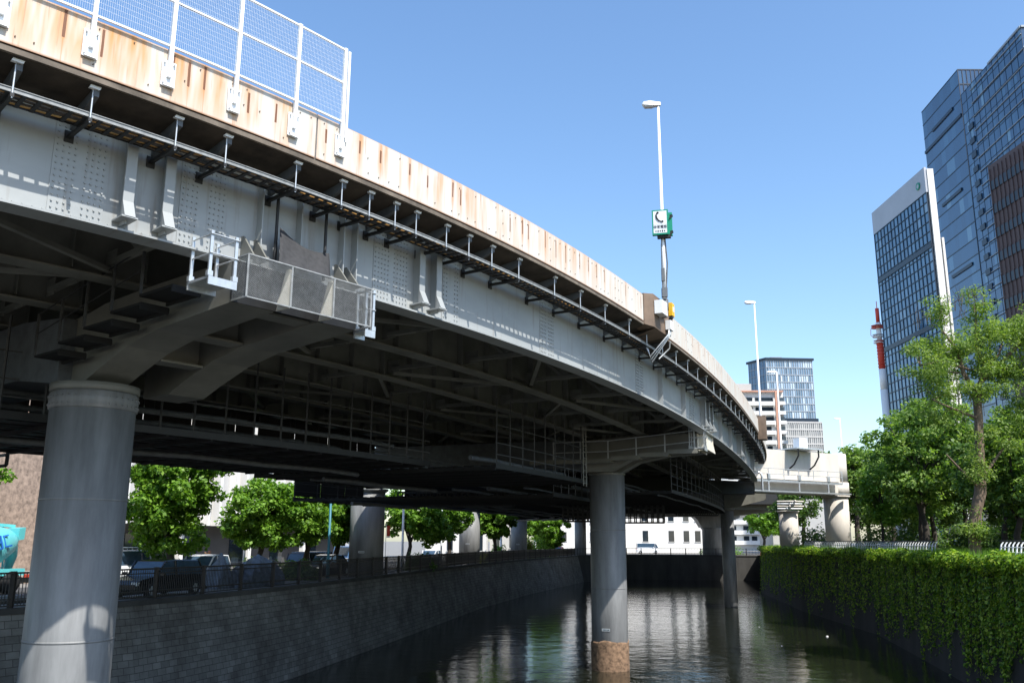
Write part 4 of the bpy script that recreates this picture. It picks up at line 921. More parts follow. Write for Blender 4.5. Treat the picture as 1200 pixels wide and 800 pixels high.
tree('shady tree behind the long white park fence', 33.8, 62, PARK, [(0, 0, 5.6, 3, 3, 2.6), (1.5, -.6, 3.0, 2.2, 2.2, 1.6)], 140, 60, .75, .17, 'leafd', tr=.2, group=G_, seed=7)
tree('deep green tree close behind the forked trunk', 29.6, 53, PARK, [(0, 0, 5.2, 2.6, 2.4, 2.4), (-1.7, .4, 3.6, 1.5, 1.5, 1.6), (1, 0, 2.6, 2, 2, 1.6)], 150, 62, .65, .15, 'leaf', tr=.18, group=G_, seed=8)
tree('bushy tree at the right edge low beneath the cedar', 27.8, 46, PARK, [(0, 0, 2.4, 1.9, 1.7, 2.1), (.8, .4, 4.2, 1.4, 1.3, 1.2)], 110, 66, .5, .125, 'leaf', tr=.13, group=G_, seed=9)
for i, (x, y, s_, lab) in enumerate(((38.5, 70, 1.0, 'dark tree deep in the park right of the mast'), (42, 84, 1.15, 'far park tree seen over the round-headed tree'), (36, 56, .95, 'shaded park tree beneath the blue glass tower'), (47, 98, 1.2, 'farthest park tree behind the hazy lamp head'), (41, 104, 1.0, 'park tree behind the cream portal beam'), (38, 118, 1.0, 'tree on the bank far behind the short pale column'))):
    tree(lab, x, y, PARK, [(0, 0, 5.6 * s_, 3.4, 3.2, 3.0), (1.4, 0, 7.8 * s_, 2.2, 2.2, 2.0), (-1.5, -.6, 3.4, 2.4, 2.4, 1.8)], 120, 48, .9, .22, 'leafd', tr=.24, group=G_, seed=20 + i)
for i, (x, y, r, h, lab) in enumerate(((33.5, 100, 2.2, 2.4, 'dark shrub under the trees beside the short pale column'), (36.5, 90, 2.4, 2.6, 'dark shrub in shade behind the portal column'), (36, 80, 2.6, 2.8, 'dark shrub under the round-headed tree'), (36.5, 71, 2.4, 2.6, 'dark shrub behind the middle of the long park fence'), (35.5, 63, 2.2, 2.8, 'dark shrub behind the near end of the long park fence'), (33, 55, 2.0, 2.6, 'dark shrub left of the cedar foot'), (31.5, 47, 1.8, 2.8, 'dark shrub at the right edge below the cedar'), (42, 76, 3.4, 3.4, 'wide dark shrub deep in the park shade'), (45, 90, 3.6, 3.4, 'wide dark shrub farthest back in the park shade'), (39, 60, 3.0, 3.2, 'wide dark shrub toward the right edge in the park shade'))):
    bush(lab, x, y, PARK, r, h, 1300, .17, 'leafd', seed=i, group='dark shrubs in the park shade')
for i, (x, y, lab) in enumerate(((35.2, 84, 'park tree right of the portal column with a low crown'), (33.2, 57.5, 'park tree filling the gap left of the forked trunk'), (30.8, 44.5, 'park tree at the right edge in front of the cedar'), (46, 74, 'park tree under the deep blue tower'), (41, 66, 'park tree under the silver-topped tower'), (52, 92, 'park tree in the back row below the mast'), (39, 88, 'low-crowned park tree in front of the silver-topped tower foot'), (44.5, 98, 'low-crowned park tree far back beside the tower foot'), (36.2, 78, 'low-crowned park tree in the middle of the park shade'))):
    tree(lab, x, y, PARK, [(0, 0, 5.4, 2.9, 2.8, 2.7), (1.0, 0, 7.4, 2.1, 2.0, 1.9), (-1.2, -.5, 2.9, 2.2, 2.2, 1.7)], 130, 60, .75, .17, 'leaf' if i % 2 == 0 else 'leafd', tr=.2, group=G_, seed=60 + i)
cd = thing('cedar_tree', 'dark blue-green cedar with drooping tiers at the right edge', 'tree', (31.2, 50.5, PARK), None)
C = []
for i in range(8):
    z = 2.6 + i * .85; L = 3.3 - i * .33
    for k in range(7):
        a = k * .9 + i * .5
        for f in np.linspace(.3, 1, 6): C.append((31.2 + math.cos(a) * L * f, 50.5 + math.sin(a) * L * f, z - .45 * f * f))
P, Nn = clusters(np.array(C), .34, 30, 1.2, .35); leaf_obj('crown', P, Nn, .12, M['needle'], cd, aspect=.25)
mb = MB(); mb.path([(31.2, 50.5, PARK), (31.2, 50.5, 9.6)], [.25, .05], 8); mb.build('trunk', M['barkd'], cd)

# ivy hedge: thick leafy top lip and curtains hanging down the quay wall
iv = thing('ivy_hedge', 'thick ivy spilling over the right quay wall down towards the water', 'hedge', (24, 53.6, PARK))
pts = walk(RW[2:10], .16); Ptop = []; Ntop = []
pos = np.array([[p.x, p.y] for p in pts]); d = np.gradient(pos, axis=0); d /= np.linalg.norm(d, axis=1, keepdims=True); nn = np.stack([-d[:, 1], d[:, 0]], 1)
nn = np.where((nn[:, :1] > 0), -nn, nn)
u = np.arange(len(pos)) * .16
def wob(u, f, p): return np.sin(u * f + p) * .5 + np.sin(u * f * 2.3 + p * 1.7) * .3 + np.sin(u * f * 5.1 + p * 2.9) * .2
def scatter(n, fn):
    i = RNG.integers(0, len(pos), n); uu = u[i] + RNG.uniform(-.1, .1, n); return i, uu
far_w = np.clip(pos[:, 1] / 90, .25, 1)
n = 34000
i = RNG.choice(len(pos), n, p=(1 / far_w ** 1.3) / np.sum(1 / far_w ** 1.3)); uu = u[i]
th = RNG.uniform(-.6, 2.3, n)                      # round the lip: top to front
bulge = np.clip(.42 + .22 * wob(uu, .9, 1.) + .16 * wob(uu, 2.7, 4.) + .1 * wob(uu, 7.1, 2.), .12, 1)
rr = bulge * RNG.uniform(.72, 1.05, n)
ox = np.sin(th) * rr * 1.15; oz = np.cos(th) * rr * .8
P1 = np.stack([pos[i, 0] + nn[i, 0] * ox, pos[i, 1] + nn[i, 1] * ox, PARK - .12 + oz + .1 * wob(uu, .5, 2.)], 1)
N1 = np.stack([nn[i, 0] * np.sin(th), nn[i, 1] * np.sin(th), np.cos(th) + .2], 1) + RNG.normal(size=(n, 3)) * .45
n2 = 64000
i = RNG.choice(len(pos), n2, p=(1 / far_w ** 1.3) / np.sum(1 / far_w ** 1.3)); uu = u[i]
reach = np.clip(4.2 + 1.2 * wob(uu, .55, .3) + 1.0 * wob(uu, 1.9, 2.2) + .9 * wob(uu, 6.3, 1.1), .5, 5.6)
dz = reach * RNG.uniform(0, 1, n2) ** 1.15
keep = RNG.uniform(0, 1, n2) < np.clip(1.35 - dz / 6.4 + .5 * wob(uu, 4.5, dz * .35) + .35 * wob(uu, 13., dz * .2), .02, 1)
ox = .22 + .12 * wob(uu, 2.1, 3.) + RNG.uniform(-.08, .1, n2) + .05 * dz
P2 = np.stack([pos[i, 0] + nn[i, 0] * ox, pos[i, 1] + nn[i, 1] * ox, PARK - .2 - dz], 1)[keep]
N2 = (np.stack([nn[i, 0], nn[i, 1], np.full(n2, .35)], 1) + RNG.normal(size=(n2, 3)) * .45)[keep]
leaf_obj('lip_leaves', P1, N1, .085, M['leafiv'], iv, aspect=.75); leaf_obj('hanging_leaves', P2, N2, .085, M['leafiv'], iv, aspect=.75)
# grass strip
n = 16000; i = RNG.integers(0, len(pos), n); ox = -RNG.uniform(.3, 4.5, n); h = RNG.uniform(.2, .62, n)
P = np.stack([pos[i, 0] + nn[i, 0] * ox + RNG.uniform(-.1, .1, n), pos[i, 1] + nn[i, 1] * ox, PARK + h * .5], 1)
V = []; A = RNG.uniform(0, 6.28, n); wv = np.stack([np.cos(A), np.sin(A), 0 * A], 1) * .018; tip = np.stack([RNG.normal(size=n) * .06, RNG.normal(size=n) * .06, h], 1); P[:, 2] = PARK
Vv = np.stack([P - wv, P + wv, P + tip], 1).reshape(-1, 3); me = bpy.data.meshes.new('grass'); me.from_pydata(Vv.tolist(), [], np.arange(3 * n).reshape(-1, 3).tolist()); me.materials.append(M['leafst']); go = bpy.data.objects.new('grass', me); COL.objects.link(go); tag(go, 'strip of fresh grass between the ivy hedge and the park fence', 'grass', None, 'stuff')

# left bank street trees and shrubs
SG = 'plane trees along the street on the left bank'
def street_tree(label, x, y, lobes, n, seed, leaf=.125, mat='leafst', per=105): return tree(label, x, y, GROUND, lobes, n, per, .6, leaf, mat, tr=.19, group=SG, seed=seed, aspect=.7)
street_tree('big plane tree filling the gap right of the nearest column', -18.2, 48.5, [(0, 0, 3.6, 2.3, 2.2, 2.6), (-.3, 0, 1.4, 2.2, 2.0, 1.4), (.9, 0, .2, 1.0, 1.0, .8), (-1.3, 0, -.4, .8, .8, .6)], 210, 31)
street_tree('plane tree right of the white finned facade', -16.2, 59, [(0, 0, 2.0, 2.3, 2.1, 1.7), (-1, 0, .7, 1.7, 1.5, 1.0), (1.9, 0, 2.1, 1.7, 1.5, 1.4), (.6, 0, .3, 1.6, 1.4, .8)], 190, 32)
street_tree('plane tree overlapping the one right of the finned facade', -14.0, 62.5, [(0, 0, 2.2, 2.0, 2.0, 1.6), (.4, 0, .9, 1.7, 1.6, .9)], 110, 39)
street_tree('plane tree behind the teal pole', -12.6, 66, [(0, 0, 2.2, 2.5, 2.4, 1.7), (.6, 0, 3.4, 2, 2, 1.6), (.9, 0, .6, 1.5, 1.4, .9)], 150, 33)
street_tree('plane tree at the left frame edge above the mixer truck', -28.2, 45.6, [(0, 0, 2.9, 1.9, 1.8, 1.5)], 80, 34)
street_tree('plane tree between the first and second bank columns', -8.9, 80, [(0, 0, 2.4, 2.6, 2.4, 2.0), (1.8, 0, 1.0, 1.8, 1.6, 1.3)], 130, 35, .15)
street_tree('plane tree left of the second bank column', -6.2, 90, [(0, 0, 2.8, 2.4, 2.2, 1.9), (-1, 0, 1, 1.6, 1.6, 1.2)], 110, 36, .16)
street_tree('plane tree between the second and third bank columns', -2.0, 104, [(0, 0, 2.6, 2.2, 2, 2.2)], 90, 37, .22)
street_tree('plane tree right of the third bank column', 5.1, 140, [(0, 0, 2.6, 3.5, 3.2, 2.9), (.6, 0, .4, 2.4, 2.2, 1.7)], 150, 38, .2)
for a in ((-17.6, 53, 1.0, 1.5, 'russet bush behind the white sedan', 'leafred'), (-15.4, 55.5, 1.6, 1.25, 'low dark bush behind the tarpaulin heap', 'leafd'), (-13.4, 57.5, 1.4, 1.2, 'low dark bush under the plane tree by the teal pole', 'leafd'), (-19.6, 51, 1.2, 2.0, 'shaded purple bush at the dark ground floor', 'leafd'),
          (-7.6, 76, 1.4, 1.4, 'dark round bush right of the white pole', 'leafd'), (-7.4, 82, 1.4, 1.0, 'bright low bush left of the second bank column', 'leafye'), (-1.5, 110, 1.3, 1.8, 'rounded bush right of the second bank column', 'leafst'), (-2.9, 104, 1.3, 1.0, 'bright low hedge piece right of the second bank column', 'leafye'),
          (3.4, 132, 2.2, 3.4, 'pale rounded shrub right of the third bank column', 'leafst'), (2.4, 126, .7, 2.5, 'narrow yellow-green shrub beside the third bank column', 'leafye'), (6.1, 142, .8, 2.9, 'narrow yellow-green shrub right of the pale rounded shrub', 'leafye'), (40.5, 176, 4.2, 2.0, 'low bush at the wall of the far white building', 'leafst')):
    bush(a[4], a[0], a[1], GROUND, a[2], a[3], 1500, .12 if a[1] < 80 else .16, a[5], seed=a[0])
tree('green tree beyond the far quay beside the orange cone', 50.5, 182, GROUND, [(0, 0, 4.2, 3.6, 3, 3.0), (2, 0, 2.5, 2.5, 2.4, 1.8)], 120, 45, 1.0, .3, 'leafst', tr=.3, seed=50)
# ------------------------------------------------------------------ towers
def glass_face(mb, a, b, z0, z1, nb, nf, u0=0):
    a, b = Vector((*a, 0)), Vector((*b, 0))
    for j in range(nf):
        for i in range(nb):
            p, q = a.lerp(b, i / nb), a.lerp(b, (i + 1) / nb); za, zb_ = z0 + (z1 - z0) * j / nf, z0 + (z1 - z0) * (j + 1) / nf
            mb.quad(p + Zv * za, q + Zv * za, q + Zv * zb_, p + Zv * zb_, [(u0 + i + .01, j + .01), (u0 + i + .99, j + .01), (u0 + i + .99, j + .99), (u0 + i + .01, j + .99)])
def mullions(mb, a, b, z0, z1, nb, nf, w, d, hw=None, hstep=1, vstep=1):
    a, b = Vector((*a, 0)), Vector((*b, 0)); t = (b - a).normalized(); n = Vector((t.y, -t.x, 0))
    if vstep:
        for i in range(0, nb + 1, vstep): p = a.lerp(b, i / nb) + n * d * .4; mb.box(p + Zv * (z0 + z1) / 2, (w, d, z1 - z0), (t, n, Zv))
    for j in range(0, nf + 1, hstep): z = z0 + (z1 - z0) * j / nf; mb.bar(a + n * d * .5 + Zv * z, b + n * d * .5 + Zv * z, d, hw or w)
def block(mb, poly, z0, z1): mb.prism([(x, y, z0) for x, y in poly], (0, 0, z1 - z0))
def inset(poly, k):
    cx = sum(p[0] for p in poly) / len(poly); cy = sum(p[1] for p in poly) / len(poly); return [(cx + (x - cx) * k, cy + (y - cy) * k) for x, y in poly]
# tower with silver band and round green emblem
t = thing('office_tower', 'glass tower with a silver top band and round green emblem', 'tower', (92, 182, PARK))
pa_ = [(84.1, 196), (84.36, 170), (85.9, 170), (97, 196)]
mb = MB(); block(mb, inset(pa_, .985), PARK, 74.3); mb.build('core', M['mull'], t)
mb = MB(); glass_face(mb, pa_[0], pa_[1], PARK, 69.6, 15, 34); mb.build('glass_wall', M['towerA'], t)
mb = MB(); mullions(mb, pa_[0], pa_[1], PARK, 69.6, 15, 34, .16, .16, .14)
for z in (58.4, 42.3, 26.2, 10.2): mb.bar((84.02, 196, z), (84.28, 170, z), .3, 1.0)
mb.build('mullions', M['mull'], t)
mb = MB(); block(mb, [(83.95, 196.2), (84.22, 169.9), (84.7, 169.9), (84.5, 196.2)], 69.6, 75.0); mb.build('top_band', M['silver'], t)
mb = MB(); block(mb, [(84.72, 169.7), (86.0, 169.7), (86.3, 170.4), (84.72, 170.4)], PARK, 74.6); block(mb, [(86.6, 170.2), (87.0, 170.2), (87.1, 170.8), (86.6, 170.8)], PARK, 60); mb.build('fin', M['bwhite'], t)
mb = MB(); mb.lathe((84.1, 172.9, 72.0), [(.8, -.2), (.8, .1), (.45, .1), (.45, -.2)], 24, (-1, 0, 0)); mb.build('emblem', M['sgreen'], t)
mb = MB(); mb.lathe((84.06, 172.9, 72.0), [(.44, -.1), (.44, .06)], 20, (-1, 0, 0)); mb.build('emblem_centre', M['silver'], t)
# tall blue tower with banded glass
t = thing('office_tower', 'deep blue glass tower with banded floors standing between two others', 'tower', (140, 250, PARK))
pb1 = [(131.6, 263.1), (130.1, 236.5), (137.5, 236.5), (160, 263)]
mb = MB(); block(mb, inset(pb1, .985), PARK, 134.4); mb.build('core', M['mull'], t)
mb = MB(); glass_face(mb, pb1[0], pb1[1], PARK, 135.0, 10, 29); glass_face(mb, pb1[1], pb1[2], PARK, 135.0, 4, 29, 20); mb.build('glass_wall', M['towerB'], t)
mb = MB(); mullions(mb, pb1[0], pb1[1], PARK, 135.0, 10, 29, .05, .1, .2, 1, 0); mullions(mb, pb1[1], pb1[2], PARK, 135.0, 6, 29, .2, .15, .3)
for z, f0, f1 in ((125.4, .25, .8), (121, .0, .98), (100, .3, .8), (77, .35, .85), (53, .3, .8)):
    a, b = Vector((131.55, 263.1, z)), Vector((130.05, 236.5, z)); mb.bar(a.lerp(b, f0), a.lerp(b, f1), .6, .9)
mb.build('mullions', M['mull'], t)
# taller blue tower with white sill lines and a column of dark louvres
t = thing('office_tower', 'tallest blue tower with thin white sill lines and dark louvre column', 'tower', (135, 207, PARK))
pb2 = [(122.95, 223.2), (120.77, 190), (140, 190), (150, 223)]
mb = MB(); block(mb, inset(pb2, .985), PARK, 119.2); mb.build('core', M['mull'], t)
mb = MB(); glass_face(mb, pb2[0], pb2[1], PARK, 119.7, 22, 40); glass_face(mb, pb2[1], pb2[2], PARK, 119.7, 12, 40, 40); mb.build('glass_wall', M['towerB'], t)
mb = MB(); mullions(mb, pb2[0], pb2[1], PARK, 119.7, 22, 40, .06, .08, .08, 1, 2); mb.build('mullions', M['mull'], t)
mb = MB(); mullions(mb, (122.5, 217.5), pb2[1], PARK + 2, 118, 1, 30, .05, .25, .14, 1, 0); mb.bar((121.9, 207, 119.8), (120.7, 190, 119.8), .5, .5); mb.bar((120.7, 189.9, 114.4), (132, 189.9, 114.4), .3, .4); mb.bar((120.7, 189.9, 119.8), (132, 189.9, 119.8), .5, .5); mb.build('sill_lines', M['mullm'], t)
for k in range(27):
    mb = MB(); z = 108.5 - k * 4.05; mb.bar((122.66, 220.6, z), (122.5, 218.0, z), .35, 1.5); mb.build('louvre', M['mull'], t)
# brown clad building
t = thing('office_building', 'purple-brown clad building with dark window rows at the right edge', 'building', (90, 136, PARK))
pbr = [(80.2, 140), (80.74, 130), (104, 130), (104, 140)]
mb = MB(); block(mb, pbr, PARK, 61.9); mb.build('wall', M['brick'], t)
for k in range(15):
    z = 58.2 - k * 4.1
    mb = MB(); a, b = Vector((80.14, 139.5, z)), Vector((80.66, 130.5, z)); mb.bar(a, b, .14, 1.55); w = mb.build('window', M['glass2'], t)
    mb = MB()
    for i in range(9): p = a.lerp(b, i / 8) - Vector((.1, 0, 0)); mb.box(p, (.14, .12, 1.95))
    mb.build('mullions', M['brick'], w)
mb = MB()
for i in range(9): p = Vector((80.14, 139.5, 0)).lerp(Vector((80.66, 130.5, 0)), i / 8); mb.box(p + Zv * 30 - Vector((.03, 0, 0)), (.1, .12, 62.5))
mb.build('pilasters', M['brick'], t)
# hazy tower in the middle distance
t = thing('office_tower', 'hazy blue glass tower with a pale stone grid base, seen beyond the viaduct bend', 'tower', (118, 385, GROUND))
pm_ = [(105.65, 389.6), (110.6, 380), (131.2, 381.5), (128, 396)]
mb = MB(); block(mb, inset(pm_, .985), GROUND, 77); mb.build('core', M['mullm'], t)
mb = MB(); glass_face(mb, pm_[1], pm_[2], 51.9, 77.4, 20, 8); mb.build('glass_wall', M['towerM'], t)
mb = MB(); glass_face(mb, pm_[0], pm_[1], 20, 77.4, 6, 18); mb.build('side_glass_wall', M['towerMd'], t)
mb = MB(); mullions(mb, pm_[1], pm_[2], 51.9, 77.4, 20, 8, .22, .25, .35); mullions(mb, pm_[0], pm_[1], 20, 77.4, 6, 18, .12, .2, .25); mb.build('mullions', M['mullm'], t)
mb = MB(); glass_face(mb, (110.2, 379), (133.4, 380.6), GROUND, 50.2, 26, 17); mb.build('stone_grid', M['podium'], t)
mb = MB(); block(mb, [(110.2, 379.1), (133.4, 380.7), (133, 395), (110, 392)], GROUND, 50); mullions(mb, (110.2, 379), (133.4, 380.6), GROUND, 50.2, 26, 17, .28, .3, .6); mb.build('stone_ribs', M['bgrey'], t)
mb = MB(); block(mb, [(110.3, 378.9), (132, 380.3), (131, 390), (110, 389)], 50.2, 51.9); mb.build('dark_band', M['mull'], t)
mb = MB(); block(mb, [(104.8, 390.5), (110.4, 379.3), (132, 380.9), (129, 397)], 77.4, 78.4); mb.build('roof_edge', M['mull'], t)
mb = MB(); block(mb, [(114, 384), (119, 384), (119, 388), (114, 388)], 78.4, 79.6); mb.build('roof_plant', M['mullm'], t)
# white apartment block with orange tile trims
t = thing('apartment_block', 'white apartment block with orange trims and balcony rows beside the hazy tower', 'building', (70, 264, GROUND))
mb = MB(); block(mb, [(58, 260.6), (80.3, 260.6), (80.3, 276), (58, 276)], GROUND, 43.2); mb.build('wall', M['apt'], t)
mb = MB(); mb.box((69, 260.2, 43.5), (22.4, 1.2, .45)); mb.box((77.9, 259.4, 20.5), (.6, .5, 46)); mb.build('tile_trim', M['aptor'], t)
for k in range(15):
    z = 41.2 - k * 2.86; wide = k < 3
    for x0, x1 in ((58.5, 65.3), (66.0, 71.2), (72.0, 77.2)):
        
        for xx, ww in (((x0 + x1) / 2, x1 - x0),) if wide else ((x0 + 1.3, 1.5), (x1 - 1.6, 1.5)): mb = MB(); mb.box((xx, 260.5, z - .15), (ww, .3, 1.25)); mb.build('window', M['glass'], t)
    mb = MB(); mb.box((68, 259.9, z - 1.35), (19, 1.1, 1.15)); mb.build('balcony', M['apt'], t)
    mb = MB(); mb.box((79.4, 260.4, z - .1), (1.9, .4, 1.2)); mb.build('window', M['glass'], t); mb = MB(); mb.box((79.4, 259.7, z - 1.3), (2.2, 1.4, 1.0)); mb.build('balcony', M['apt'], t)
mb = MB(); mb.box((67, 265, 44.8), (9, 6, 2.6)); mb.box((62.5, 266, 46), (4, 4, 4)); mb.build('roof_plant', M['bgrey'], t)
# red and white mast
t = thing('radio_mast', 'red and white banded radio mast in front of the silver-topped tower edge', 'mast', (79.3, 187, PARK))
for z0, z1, r, m_ in ((PARK, 31.7, .75, 'white'), (31.7, 36.2, .7, 'white'), (36.2, 42.6, .68, 'red'), (42.6, 46.4, .55, 'white'), (46.4, 49.6, .4, 'red')):
    mb = MB(); mb.lathe((79.3, 187, 0), [(r, z0), (r, z1)], 14)
    if m_ == 'red' and z0 < 40:
        for i in range(9): mb.lathe((79.3, 187, z0 + .4 + i * .7), [(r * 1.12, 0), (r * 1.12, .22)], 14)
    mb.build('mast_section', M[m_], t)
for z, m_, r in ((45.2, 'red', 1.25), (43.2, 'white', 1.1), (41.9, 'white', 1.0)):
    mb = MB(); mb.lathe((79.0, 187, z), [(r, 0), (r, .16)], 16); mb.lathe((79.0, 187, z + .5), [(r, 0), (r, .06)], 16); mb.build('gallery', M[m_], t)
mb = MB(); mb.path([(77.6, 187, 45), (77.5, 187, 43.6), (78.2, 187, 43)], .06, 5); mb.tube((79.3, 187, 49.6), (79.3, 187, 51.2), .08, 6); mb.build('antenna', M['red'], t)

# ------------------------------------------------------------------ left bank buildings
sd = Vector((.29, .957, 0)).normalized(); sn_ = Vector((sd.y, -sd.x, 0))
def SL(o, a, d=0, z=0): return Vector((*o, 0)) + sd * a + sn_ * d + Zv * z
t = thing('office_building', 'white building with tall fins above a dark ground floor on the left street', 'building', (-27, 76, GROUND)); o_ = (-30.5, 64)
mb = MB(); p = [SL(o_, -10, -14), SL(o_, -10, 0), SL(o_, 44, 0), SL(o_, 44, -14)]; mb.prism([q + Zv * 1.25 for q in p], (0, 0, 13)); mb.build('wall', M['bgrey'], t)
mb = MB(); p = [SL(o_, -9, -13), SL(o_, -9, -1.8), SL(o_, 43, -1.8), SL(o_, 43, -13)]; mb.prism([q + Zv * GROUND for q in p], (0, 0, 3.65)); mb.build('ground_floor', M['bdark'], t)
i = 0; a = -9.4
while a < 43.5:
    mb = MB(); mb.box(SL(o_, a, .35, 7.6), (.34, .8, 12.8), (sd, sn_, Zv)); mb.box(SL(o_, a, .7, 6.6), (.5, .25, .5), (sd, sn_, Zv)); mb.build('fin', M['bwhite'], t)
    if i % 2 == 0: mb = MB(); mb.box(SL(o_, a + .75, .02, 3.9), (.85, .1, 4.4), (sd, sn_, Zv)); w = mb.build('window', M['glass'], t)
    a += 1.5 if i % 2 == 0 else 2.4; i += 1
for a in range(-8, 44, 10): mb = MB(); mb.box(SL(o_, a, -.5, -.6), (.45, .45, 3.7), (sd, sn_, Zv)); mb.build('pillar', M['bwhite'], t)
for a in range(-6, 43, 7): mb = MB(); mb.box(SL(o_, a, -1.78, -.8), (2.2, .1, 2.6), (sd, sn_, Zv)); mb.build('door', M['glass'], t)
t = thing('office_building', 'speckled brown stone building with a dark window behind the mixer truck', 'building', (-31, 50, GROUND))
mb = MB(); p = [(-46, 46), (-28.6, 46.8), (-25.6, 56), (-46, 58)]; block(mb, p, GROUND, 12); mb.build('wall', M['bbrown'], t)
mb = MB(); a, b = Vector((-31.5, 46.5, 0)), Vector((-28.4, 46.7, 0)); mb.box((-29.9, 46.62, 1.2), (2.0, .12, 4.6)); w = mb.build('window', M['glass'], t)
mb = MB(); mb.box((-28.85, 46.66, 1.2), (.14, .2, 4.7)); mb.box((-30.95, 46.6, 1.2), (.14, .2, 4.7)); mb.box((-29.9, 46.6, -1.15), (2.2, .2, .12)); mb.build('frame', M['silver'], w)
mb = MB(); mb.box((-27.2, 50.9, GROUND + .55), (.1, 8.6, .3), (Vector((.31, .95, 0)).normalized(), Vector((.95, -.31, 0)).normalized(), Zv)); mb.build('ledge', M['bgrey'], t)
# background buildings seen between the columns
def house(label, x0, x1, y, h, mat, wins, d=10, name='building', win_w=.9, win_h=1.5):
    t = thing(name, label, 'building', ((x0 + x1) / 2, y + d / 2, GROUND)); mb = MB(); block(mb, [(x0, y), (x1, y), (x1, y + d), (x0, y + d)], GROUND, h); mb.build('wall', M[mat], t)
    mb = MB(); mb.box(((x0 + x1) / 2, y + d / 2, h + .15), (x1 - x0 + .3, d + .3, .3)); mb.build('roof', M[mat], t)
    for wx, wz in wins:
        mb = MB(); mb.box((wx, y - .02, wz), (win_w, .12, win_h)); w = mb.build('window', M['glass'], t); mb = MB(); mb.box((wx, y - .06, wz - win_h / 2 - .08), (win_w + .2, .2, .12)); mb.build('sill', M['bgrey'], w)
    return t
house('long white building with small windows across the far quay', 20, 47, 200, 12, 'bwhite', [(x, z) for x in (24, 29.5, 35.2, 38.5, 41, 44.5) for z in (1.2, 5.6, 9.5)], win_w=1.2, win_h=2.3)
house('grey end building with a dark doorway beyond the far cone', 53.5, 66, 186, 9, 'bgrey', [(55.5, 1.0), (58, 1.0)], win_w=1.3, win_h=3)
house('pale building with narrow windows seen left of the second bank column', -12, -3.5, 128, 14, 'bwhite', [(x, z) for x in (-8.6, -6.3, -4.4) for z in (0, 4)], win_w=.8, win_h=2.6)
house('tan building seen right of the second bank column', -3.2, 1.5, 136, 12, 'bgrey', [(x, z) for x in (-2.2, .2) for z in (0, 4)], win_w=.9, win_h=2)
house('white building behind the shrubs beyond the third bank column', 5, 19.5, 190, 11, 'bwhite', [(x, z) for x in (8, 11, 14, 17) for z in (1, 4.6)], win_w=1.1, win_h=1.8)
# far concrete pier with flared head
t = thing('bridge_pier', 'far concrete pier with a flared arched head in front of the white building', 'bridge pier', (37.6, 170, GROUND), PIER_GROUP)
mb = MB(); mb.lathe((37.6, 170, 0), [(1.9, GROUND), (1.9, 2.2), (2.2, 2.6)], 28); mb.build('column', M['pier'], t)
mb = MB(); mb.prism([(35.4, 168.6, 2.6), (39.8, 168.6, 2.6), (40.6, 168.6, 3.9), (43.5, 168.6, 4.5), (43.5, 168.6, 5.1), (33.5, 168.6, 5.1), (34.6, 168.6, 4.0)], (0, 3, 0)); mb.build('arched_head', M['pier'], t)
t = thing('crossing_viaduct', 'dark viaduct crossing behind over the far end of the canal', 'bridge', (26, 152, 5.2))
mb = MB(); mb.prism([(10, 127, 5.2), (40, 127, 5.2), (43, 171, 5.2), (10, 172, 5.2)], (0, 0, 2.0)); mb.build('deck', M['dark'], t)
for i in range(11): y = 129 + i * 4; mb = MB(); mb.box((25.5, y, 4.85), (30, .5, .7)); mb.build('girder', M['steel_in'], t)

